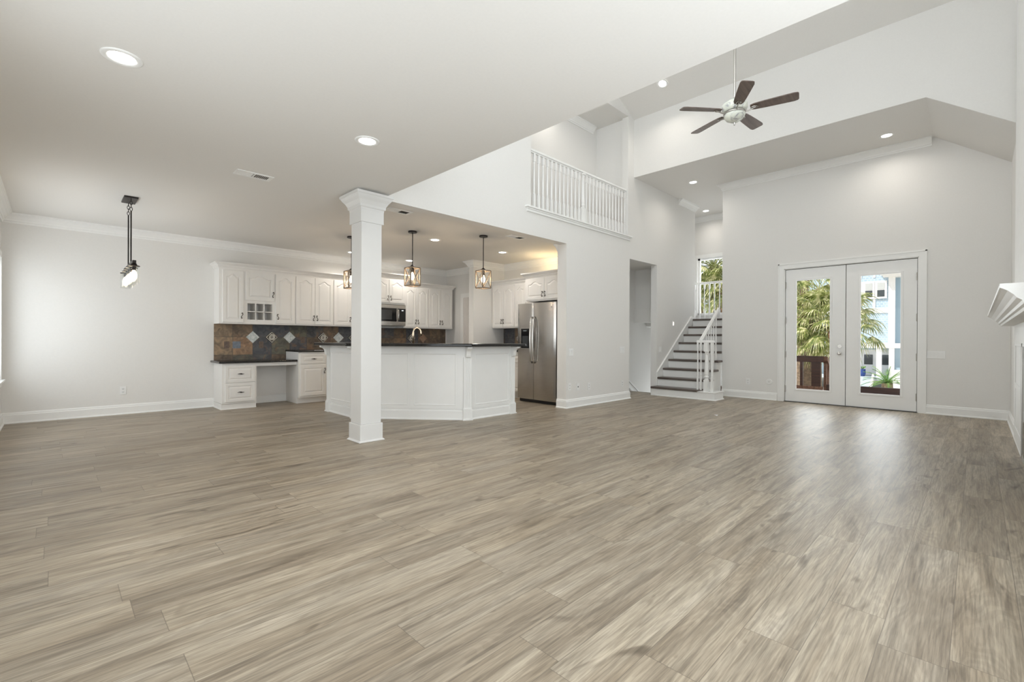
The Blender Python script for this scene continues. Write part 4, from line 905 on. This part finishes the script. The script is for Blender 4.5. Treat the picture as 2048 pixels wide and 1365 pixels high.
# ================================================================== BALCONY RAILING
def baluster_mesh(h_, q=.017, r=.014):
    m = MB(); m.box(-q, q, -q, q, 0, h_*.27).box(-q, q, -q, q, h_*.86, h_)
    m.lathe([(q*.9,h_*.27),(r*1.15,h_*.285),(r*.75,h_*.30),(r*1.15,h_*.315),(r*1.1,h_*.35),(r*1.15,h_*.45),(r*.85,h_*.70),(r*.75,h_*.82),(r*1.1,h_*.835),(r*.8,h_*.85),(q*.9,h_*.86)], n=10); return m
t = thing('balcony_railing', 'white upstairs balcony railing with turned balusters above the kitchen wall', 'railing', (4.985, YK+.055, 3.07))
Lb = 7.67-4.985; Hb = .845
MB().box(-.12, Lb+.10, -.105, .075, -.028, .0).box(-.09, Lb+.07, -.085, -.054, -.05, -.028).box(-.09, Lb+.07, -.075, -.054, -.085, -.05).build('sill_board', trim_m, t, bevel=.004)
MB().box(0, Lb, -.030, .030, Hb, Hb+.035).box(0, Lb, -.018, .018, Hb-.02, Hb).build('handrail', trim_m, t, bevel=.008)
b0 = None; xm = 6.334-4.985
for k in range(27):
    x = .03+(Lb-.06)*k/26
    if abs(x-xm) < .045: continue
    if b0 is None: b0 = baluster_mesh(Hb-.02).build('baluster', trim_m, t); b0.location = (x, 0, 0)
    else: b = b0.copy(); C.objects.link(b); b.parent = t; b.location = (x, 0, 0)
m = MB().box(-.038, .038, -.038, .038, 0, .26).box(-.036, .036, -.036, .036, Hb-.03, Hb+.0)
m.lathe([(.034,.26),(.036,.275),(.024,.285),(.036,.30),(.038,.32),(.026,.335),(.034,.36),(.030,.50),(.022,.72),(.020,.78),(.030,.795),(.022,.81),(.034,Hb-.03)], n=16)
n_ = m.build('newel_post', trim_m, t); n_.location = (xm, 0, 0)
# ================================================================== STAIRCASE
RUN, RISE = .2376, .178; SX = 8.575
st = thing('staircase', 'white staircase with dark wood treads rising past the tall wall corner', 'staircase', (SX, 4.1, 0))
YL, YR = YK-.002, 3.62
for i in range(9):
    x = SX + RUN*i; z = RISE*(i+1); y0 = YR if i else 3.69
    nxt = x+RUN+.03 if i < 8 else 10.63
    yr = y0-.035 if (0 < i and x < XD-.1) else (y0 if x < XD-.1 else 3.602)
    o = tag(MB().box(x-.028, nxt if i < 8 else x+.20, yr, YL-(.022 if i else .0), z-.042, z).build('tread', tread_m, st, world=True, bevel=.012), 'dark wood tread')
    MB().box(x, x+.018, YR if x < XD-.1 and i else (3.602 if i else 3.69), YL-(.02 if i else 0), z-RISE, z-.042).build('riser', trim_m, st, world=True)
# starting step plinth
MB().box(SX+.0, 8.98, 3.375, 3.69, 0, .135).build('starting_step', trim_m, st, world=True)
MB().box(SX-.014, 9.0, 3.36, 3.69, .135, .150).build('starting_step_cap', trim_m, st, world=True, bevel=.004)
MB().sweep([(0,0),(.016,0),(.012,.012),(0,.020)], [(SX, 4.64), (SX, 3.375), (8.98, 3.375), (8.98, 3.62)][::-1]).build('shoe_molding', trim_m, st, world=True)
poly = [(SX+.02, 0)]
for i in range(5): poly += [(SX+.02+RUN*i, RISE*(i+1)-.034), (SX+.02+RUN*(i+1), RISE*(i+1)-.034)]
poly = [(x, z) for x, z in poly if x < XD-.0] + [(XD, RISE*4-.034), (XD, 0)]
n = len(poly); MB().add([(x, YR, z) for x, z in poly] + [(x, YR+.03, z) for x, z in poly], [tuple(range(n)), tuple(range(n, 2*n))[::-1]] + [(i, n+i, n+(i+1) % n, (i+1) % n) for i in range(n)]).build('outer_stringer', trim_m, st, world=True)
# wall skirt
sk = [(8.80, .178), (8.80, .43), (10.40, .43+1.60*RISE/RUN), (10.55, .43+1.60*RISE/RUN+.02), (10.585, 1.60+.16), (10.585, 1.60)]
n = len(sk); m = MB().add([(x, YK-.022, z) for x, z in sk]+[(x, YK, z) for x, z in sk], [tuple(range(n))[::-1], tuple(range(n, 2*n))] + [(i, (i+1) % n, n+(i+1) % n, n+i) for i in range(n)])
m.build('wall_skirt', trim_m, st, world=True)
MB().extr([(0,0),(.032,0),(.032,.022),(0,.022)], (8.79, YK, .43), (1, 0, RISE/RUN), 2.02, (0,-1,0)).build('skirt_cap', trim_m, st, world=True)
# landing
MB().box(10.63, 11.62, 3.60, 6.9, 1.44, 1.60).build('landing_slab', tread_m, st, world=True)
# railing of the flight
y_ = 3.665; rl = [(8.62, 1.06), (9.49, 1.06+(.87)*RISE/RUN)]
rp = [(-.028,0),(.028,0),(.028,.018),(.018,.045),(-.018,.045),(-.028,.018)]
dd = Vector((1, 0, RISE/RUN)); MB().extr(rp, (8.62, y_, 1.075), dd, .87*dd.length, (0,-1,0)).build('handrail', trim_m, st, world=True)
MB().extr(rp, (8.62, 3.72, 1.065), (0,-1,0), .32, (1,0,0)).build('handrail_turn', trim_m, st, world=True)
nw = MB().box(-.04,.04,-.04,.04,0,.22); nw.lathe([(.036,.22),(.038,.235),(.026,.245),(.040,.265),(.042,.285),(.028,.30),(.036,.33),(.034,.45),(.024,.66),(.022,.70),(.034,.715),(.024,.73),(.036,.75)], n=18).box(-.036,.036,-.036,.036,.75,.915)
q = nw.build('newel_post', trim_m, st); q.location = (8.63-SX, 3.55-4.1, .15)
sb = [(8.60, 3.70, .18, .885), (8.60, 3.64, .18, .885), (8.62, 3.45, .15, .915), (8.69, 3.46, .15, .915)]
for i in range(1, 4):
    for f in (.07, .19):
        x = SX+RUN*i+f-.0
        if x > XD-.03: continue
        zt = 1.075+(x-8.62)*RISE/RUN; sb.append((x, y_, RISE*(i+1), zt-RISE*(i+1)+.005))
for x, y, z, h_ in sb: b = baluster_mesh(h_, .014, .012).build('baluster', trim_m, st); b.location = (x-SX, y-4.1, z)
# landing guard
t = thing('landing_railing', 'white railing in front of the landing window at the top of the stairs', 'railing', (11.07, 4.3, 1.60))
MB().extr([(-.03,0),(.03,0),(.03,.03),(.015,.05),(-.015,.05),(-.03,.03)], (0, .95, .86), (0,-1,0), 1.64, (1,0,0)).build('handrail', trim_m, t)
b0 = None
for k in range(14):
    y = .90-.118*k
    if b0 is None: b0 = baluster_mesh(.865, .016, .013).build('baluster', trim_m, t); b0.location = (0, y, 0)
    else: b = b0.copy(); C.objects.link(b); b.parent = t; b.location = (0, y, 0)
# ================================================================== FIREPLACE
fp = thing('fireplace', 'white fireplace with layered mantel shelf and dark glass front', 'fireplace', (5.75, YS+.02, 0))
YF = YS+.028
MB().box(3.9, 7.83, YS+.001, YF, 0, 1.29).build('surround', trim_m, fp, world=True)
mp = MB(); prof = [(0,1.29),(.105,1.29),(.112,1.305),(.125,1.312),(.130,1.33),(.150,1.345),(.160,1.36),(.185,1.385),(.205,1.398),(.215,1.402),(.215,1.425),(0,1.425)]
mp.sweep(prof, [(3.78, YF), (3.72, YF), (3.72, YF+.0), (7.96, YF), (8.0, YF)][1:4:2] if False else [(3.72, YF), (7.96, YF)]); mp.build('mantel_shelf', trim_m, fp, world=True)
MB().box(3.55, 8.1, YS, YF+.12, 1.425, 1.434).build('mantel_top', trim_m, fp, world=True)
m = MB()
for x0, x1, z0, z1 in ((6.62, 7.50, .18, 1.06), ):
    m.box(x0-.03, x0, YF, YF+.006, z0-.03, z1+.03).box(x1, x1+.03, YF, YF+.006, z0-.03, z1+.03).box(x0, x1, YF, YF+.006, z1, z1+.03).box(x0, x1, YF, YF+.006, z0-.03, z0).box(x0, x1, YF, YF+.006, .60, .66)
m.build('side_panel_molding', trim_m, fp, world=True, bevel=.003)
MB().box(4.86, 6.36, YF, YF+.004, .06, 1.06).build('firebox_glass', embers_m, fp, world=True)
MB().box(6.36, 6.44, YF, YF+.008, .02, 1.09).box(4.80, 4.86, YF, YF+.008, .02, 1.09).box(4.80, 6.44, YF, YF+.008, 1.06, 1.09).box(4.80, 6.44, YF, YF+.008, .02, .06).build('firebox_frame', nick_m, fp, world=True)
struct('wall_chimney_breast', MB().box(3.9, 7.83, YS+.001, YF, 1.434, 5.6), simple('window_lit_white_paint', (.93, .93, .92), .6), 'white chimney breast above the mantel, window light painted into its brightness')  # direct light on this wall is put into its whiter paint
# ================================================================== OUTSIDE
GZ = -2.7
struct('ground', MB().box(10, 160, -60, 80, GZ-.2, GZ), ground_m, 'pale sandy ground outside')
dk = thing('deck', 'dark stained wood deck outside the glass doors', 'deck', (11.3, 2.0, -.2))
MB().box(9.66, 12.9, -1.2, 3.42, -.16, -.06).box(11.95, 12.9, 3.42, 5.4, -.16, -.06).build('deck_boards', deck_m, dk, world=True)
for x in (9.8, 12.7):
    for y in (-1.0, 2.4): MB().box(x-.07, x+.07, y-.07, y+.07, GZ, -.16).build('post', deck_m, dk, world=True)
rlx = 13.0
t = thing('deck_railing', 'dark brown wooden deck railing seen through the left glass door', 'railing', (rlx, 3.2, -.06))
MB().box(rlx-.05, rlx+.05, 2.58, 5.4, .60, .745).build('top_rail', deck_m, t, world=True)
MB().box(rlx-.05, rlx+.05, 2.58, 5.4, -.06, .02).build('bottom_rail', deck2_m, t, world=True)
for y in (2.72, 3.02, 3.26, 3.50, 3.74, 3.98, 4.22, 4.46): MB().box(rlx-.04, rlx+.04, y-(.09 if y < 2.8 else .028), y+(.09 if y < 2.8 else .028), -.06, .60).build('picket', deck_m, t, world=True)
t = thing('deck_stair_railing', 'reddish wooden stair railing sloping down from the deck', 'railing', (13.6, 2.5, -.6))
dv = Vector((1.0, 0, -.72)); 
MB().extr([(-.05,0),(.05,0),(.05,.10),(-.05,.10)], (13.06, 2.55, .64), dv, 3.2, (0,1,0)).build('top_rail', deck2_m, t, world=True)
for k in range(9): x = 13.15+.22*k; MB().box(x-.035, x+.035, 2.53, 2.59, -.75-.72*(x-13)+.0, .68-.72*(x-13)).build('picket', deck2_m, t, world=True)
tag(MB().box(12.95, 13.05, .2, 2.50, -.09, .085).build('deck_edge_beam', deck_m), 'low dark beam across the bottom of the right glass door', 'beam')
# palms
random.seed(7)
def frond_geo(m, base, az, el, L, R_, n=24, droop=.35):
    rng = random
    d = Vector((math.cos(az)*math.cos(el), math.sin(az)*math.cos(el), math.sin(el))); base = Vector(base)
    side = Vector((-math.sin(az), math.cos(az), 0)); upv = d.cross(side)*-1
    tip = base + d*L + Vector((0, 0, -L*L*.12)); mid = base + d*L*.5
    m.tube([base, mid, tip], [.022, .014, .009], 4, False)
    for k in range(n):
        f = (k+.5)/n*2-1; a = f*1.95; dr = (d*math.cos(a) + side*math.sin(a)).normalized(); l = R_*(1-.28*abs(f))*rng.uniform(.85, 1.08); wd = .020
        up_ = Vector((0,0,1)); sd = dr.cross(upv).normalized()
        p = tip.copy(); dirv = (dr + upv*.25).normalized(); pts = [p.copy()]
        for s_ in range(4):
            dirv = (dirv + Vector((0, 0, -droop*(.35+s_*.4)*rng.uniform(.7, 1.3)))).normalized(); p = p + dirv*l/4; pts.append(p.copy())
        ws = [.010, wd, wd, wd*.6, .002]; vs = []
        for q_, w_ in zip(pts, ws): vs += [q_ - sd*w_, q_ + sd*w_]
        m.add(vs, [(2*i, 2*i+1, 2*i+3, 2*i+2) for i in range(4)])
def palm(label, x, y, zc, Rt=.19, nf=26, seed=1, R_=.75, L=.75, boots=False, low=-1.0):
    random.seed(seed); t = thing('palm_tree', label, 'palm tree', (x, y, GZ), 0, 'palm trees outside the windows'); H = zc-GZ
    m = MB(); N = 14; P = []
    for k in range(31):
        z = H*k/30; P.append((Rt*(1.1 if k < 3 else 1)*random.uniform(.92, 1.06), z))
    m.lathe(P, n=N)
    if boots:
        for k in range(120):
            a = random.uniform(0, 2*PI); z = random.uniform(H*.25, H*.98); k0 = len(m.v)
            m.add([(Rt*.9, -.05, z), (Rt*.9, .05, z), (Rt*1.45, .025, z+.16), (Rt*1.45, -.025, z+.16), (Rt*.9, 0, z+.10)], [(0,1,2,3),(1,4,2),(0,3,4),(3,2,4)]).turn(k0, Matrix.Rotation(a, 3, 'Z'))
    m.build('trunk', boot_m if boots else trunk_m, t)
    c = MB()
    for k in range(nf):
        az = k*2.399+random.uniform(-.2, .2); el = low + (1.35-low)*(k/nf)
        frond_geo(c, (0.0, 0, H-.05), az, el, L*random.uniform(.8, 1.15), R_*random.uniform(.85, 1.1), droop=.30+.12*random.random())
    c.build('crown', frond_m, t); return t
palm('leaning-frond palm with full crown behind the deck railing', 18.0, 4.02, 2.05, seed=3, nf=28)
palm('rough-barked palm whose fronds reach across the right glass door', 17.2, 3.12, 1.75, Rt=.16, seed=5, nf=34, boots=True, R_=.80, L=.9)
palm('tall green palm whose crown fills the top of the left glass door', 20.5, 4.75, 3.95, seed=9, nf=20, R_=.85, L=1.0)
palm('distant small palm seen against the sky between closer crowns', 26.0, 5.35, 3.6, Rt=.14, seed=12, nf=22, R_=.9, L=.8)
palm('palm filling the upper part of the landing window', 16.6, 6.55, 3.75, seed=21, nf=38, R_=.85, L=.8)
palm('palm trunk close to the landing window with low hanging fronds', 16.2, 6.02, 3.1, Rt=.24, seed=23, nf=24, R_=.8, L=.7, boots=True)
palm('background palm behind the landing window', 21.0, 9.0, 3.0, seed=31, nf=30, R_=.9, L=.9)
# cycad
t = thing('sago_palm', 'small green sago palm with arching feathery leaves before the blue house', 'shrub', (26, 2.77, GZ))
random.seed(4); H = 1.98
MB().lathe([(.22*random.uniform(.85,1.1), H*k/12) for k in range(13)], n=12).build('trunk', trunk_m, t)
c = MB()
for k in range(26):
    az = k*2.399; el = .15+1.1*(k/26); d = Vector((math.cos(az)*math.cos(el), math.sin(az)*math.cos(el), math.sin(el))); p = Vector((0, 0, H)); pts = [p.copy()]
    for s_ in range(8): d = (d+Vector((0,0,-.13))).normalized(); p = p+d*.125; pts.append(p.copy())
    c.tube(pts, [.012]*9, 4, False)
    for s_ in range(1, 9):
        for f in (0, .5):
            q = pts[s_-1].lerp(pts[s_], f); dd = (pts[s_]-pts[s_-1]).normalized(); sd = dd.cross(Vector((0,0,1))).normalized()
            for sg in (-1, 1):
                e_ = q + sd*sg*.17*math.sin(PI*(s_+f+.6)/10.2) + dd*.08 + Vector((0,0,.02)); c.add([q-dd*.014, q+dd*.014, e_], [(0,1,2)])
c.build('leaves', cycad_m, t)
# neighbour house
hs = thing('neighbor_house', 'blue shingled beach house with white trim and front porch across the way', 'house', (46, 8, GZ))
hx = 45.0; yc = 4.42
MB().box(hx, hx+12, yc, 22, .85, 7.4).build('front_wall', shingle_m, hs, world=True)
MB().box(hx+.8, hx+12, yc+.01-.6, yc, GZ, 7.2).build('side_wall', siding_m, hs, world=True)
MB().box(hx-.08, hx+.1, yc-.06, yc+.34, .85, 6.4).build('corner_board', white_ext_m, hs, world=True)
MB().box(hx-.06, hx+.1, yc, 22, 3.30, 3.68).build('belt_board', white_ext_m, hs, world=True)
MB().box(hx-.10, hx+.2, 3.2, 22, .62, .98).build('porch_beam', white_ext_m, hs, world=True)
MB().box(hx-.8, hx+13, 3.1, 5.2, 6.15, 6.38).box(hx-.5, hx+13, 3.3, 5.05, 6.0, 6.15).build('eave', white_ext_m, hs, world=True)
MB().box(hx-.5, hx+13, 5.2, 22.4, 7.3, 7.6).build('roof_eave', white_ext_m, hs, world=True)
m = MB()
for y in (5.62, 6.48): m.box(hx-.05, hx, y-.075, y+.075, 3.68, 4.45).box(hx-.05, hx, y-.075, y+.075, 6.05, 7.3)
m.build('batten', white_ext_m, hs, world=True)
def hwin(y0, y1, z0, z1, x=hx):
    f = MB().box(x-.12, x, y0-.14, y1+.14, z0-.14, z1+.14).build('window', white_ext_m, hs, world=True)
    p = MB().box(x-.14, x-.115, y0, y1, z0, (z0+z1)/2-.03).build('lower_pane', dark_pane_m, f); p.data.transform(Matrix.Translation(-hs.location))
    p = MB().box(x-.14, x-.115, y0, y1, (z0+z1)/2+.03, z1).build('upper_pane', grey_pane_m, f); p.data.transform(Matrix.Translation(-hs.location))
hwin(4.98+.0, 5.42, 4.55, 5.62); hwin(5.72, 6.16, 4.55, 5.62); hwin(6.44, 6.88, 4.55, 5.62)
hwin(7.5, 8.2, 4.55, 5.62); hwin(7.5, 8.2, 1.5, 2.8)
f = MB().box(hx+1.0, hx+2.2, yc-.66, yc-.58, 4.4, 6.0).build('window', white_ext_m, hs, world=True)
p = MB().box(hx+1.3, hx+1.9, yc-.68, yc-.655, 4.6, 5.1).build('lower_pane', dark_pane_m, f); p.data.transform(Matrix.Translation(-hs.location))
# porch: recessed back wall, doors, columns, floor, steps
MB().box(hx+2.0, hx+2.2, 4.5, 20, -1.65, .65).build('porch_back_wall', pale_ext_m, hs, world=True)
MB().box(hx-.2, hx+2.1, 3.9, 20, -1.85, -1.65).build('porch_floor', stepg_m, hs, world=True)
MB().box(hx+.0, hx+2.1, 4.4, 20, .60, .66).build('porch_ceiling', white_ext_m, hs, world=True)
for y in (5.30, 4.55, 8.6): MB().box(hx-.06, hx+.16, y-.16, y+.16, -1.65, .64).build('porch_column', white_ext_m, hs, world=True)
for y0, y1 in ((5.65, 6.75), (4.85, 5.35)):
    f = MB().box(hx+1.93, hx+2.0, y0, y1, -1.62, .45).build('porch_door', white_ext_m, hs, world=True)
    c_ = (y0+y1)/2; p = MB().box(hx+1.90, hx+1.935, c_-.28, c_+.28, -.75, .05).build('door_glass', dark_pane_m, f); p.data.transform(Matrix.Translation(-hs.location))
m = MB()
for k in range(6): m.box(hx-.2-.3*(k+1), hx-.2-.3*k, 5.7, 7.6, GZ, -1.82-.16*k)
m.build('porch_steps', stepg_m, hs, world=True)
MB().extr([(-.06,0),(.06,0),(.06,.5),(-.06,.5)], (hx-.2, 5.62, -1.9), (-1,0,-.55), 1.9, (0,1,0)).build('stair_wall', white_ext_m, hs, world=True)
MB().box(hx-1.8, hx-.3, 3.0, 4.3, GZ, -1.0).build('planter_wall', white_ext_m, hs, world=True)
t = thing('flower_pot', 'blue glazed pot on the porch of the blue house', 'pot', (hx+.6, 6.45, -1.65))
MB().lathe([(.18,0),(.25,.15),(.27,.35),(.24,.50),(.27,.55),(.25,.57)], n=20).build('pot', pot_m, t, smooth=True)
c = MB(); random.seed(2)
for k in range(30):
    a = random.uniform(0, 2*PI); r_ = random.uniform(.05, .3); c.add([(0,0,.5),(r_*math.cos(a)-.03, r_*math.sin(a), .75),(r_*math.cos(a)+.03, r_*math.sin(a)+.03, .80)], [(0,1,2)])
c.build('plant', cycad_m, t)
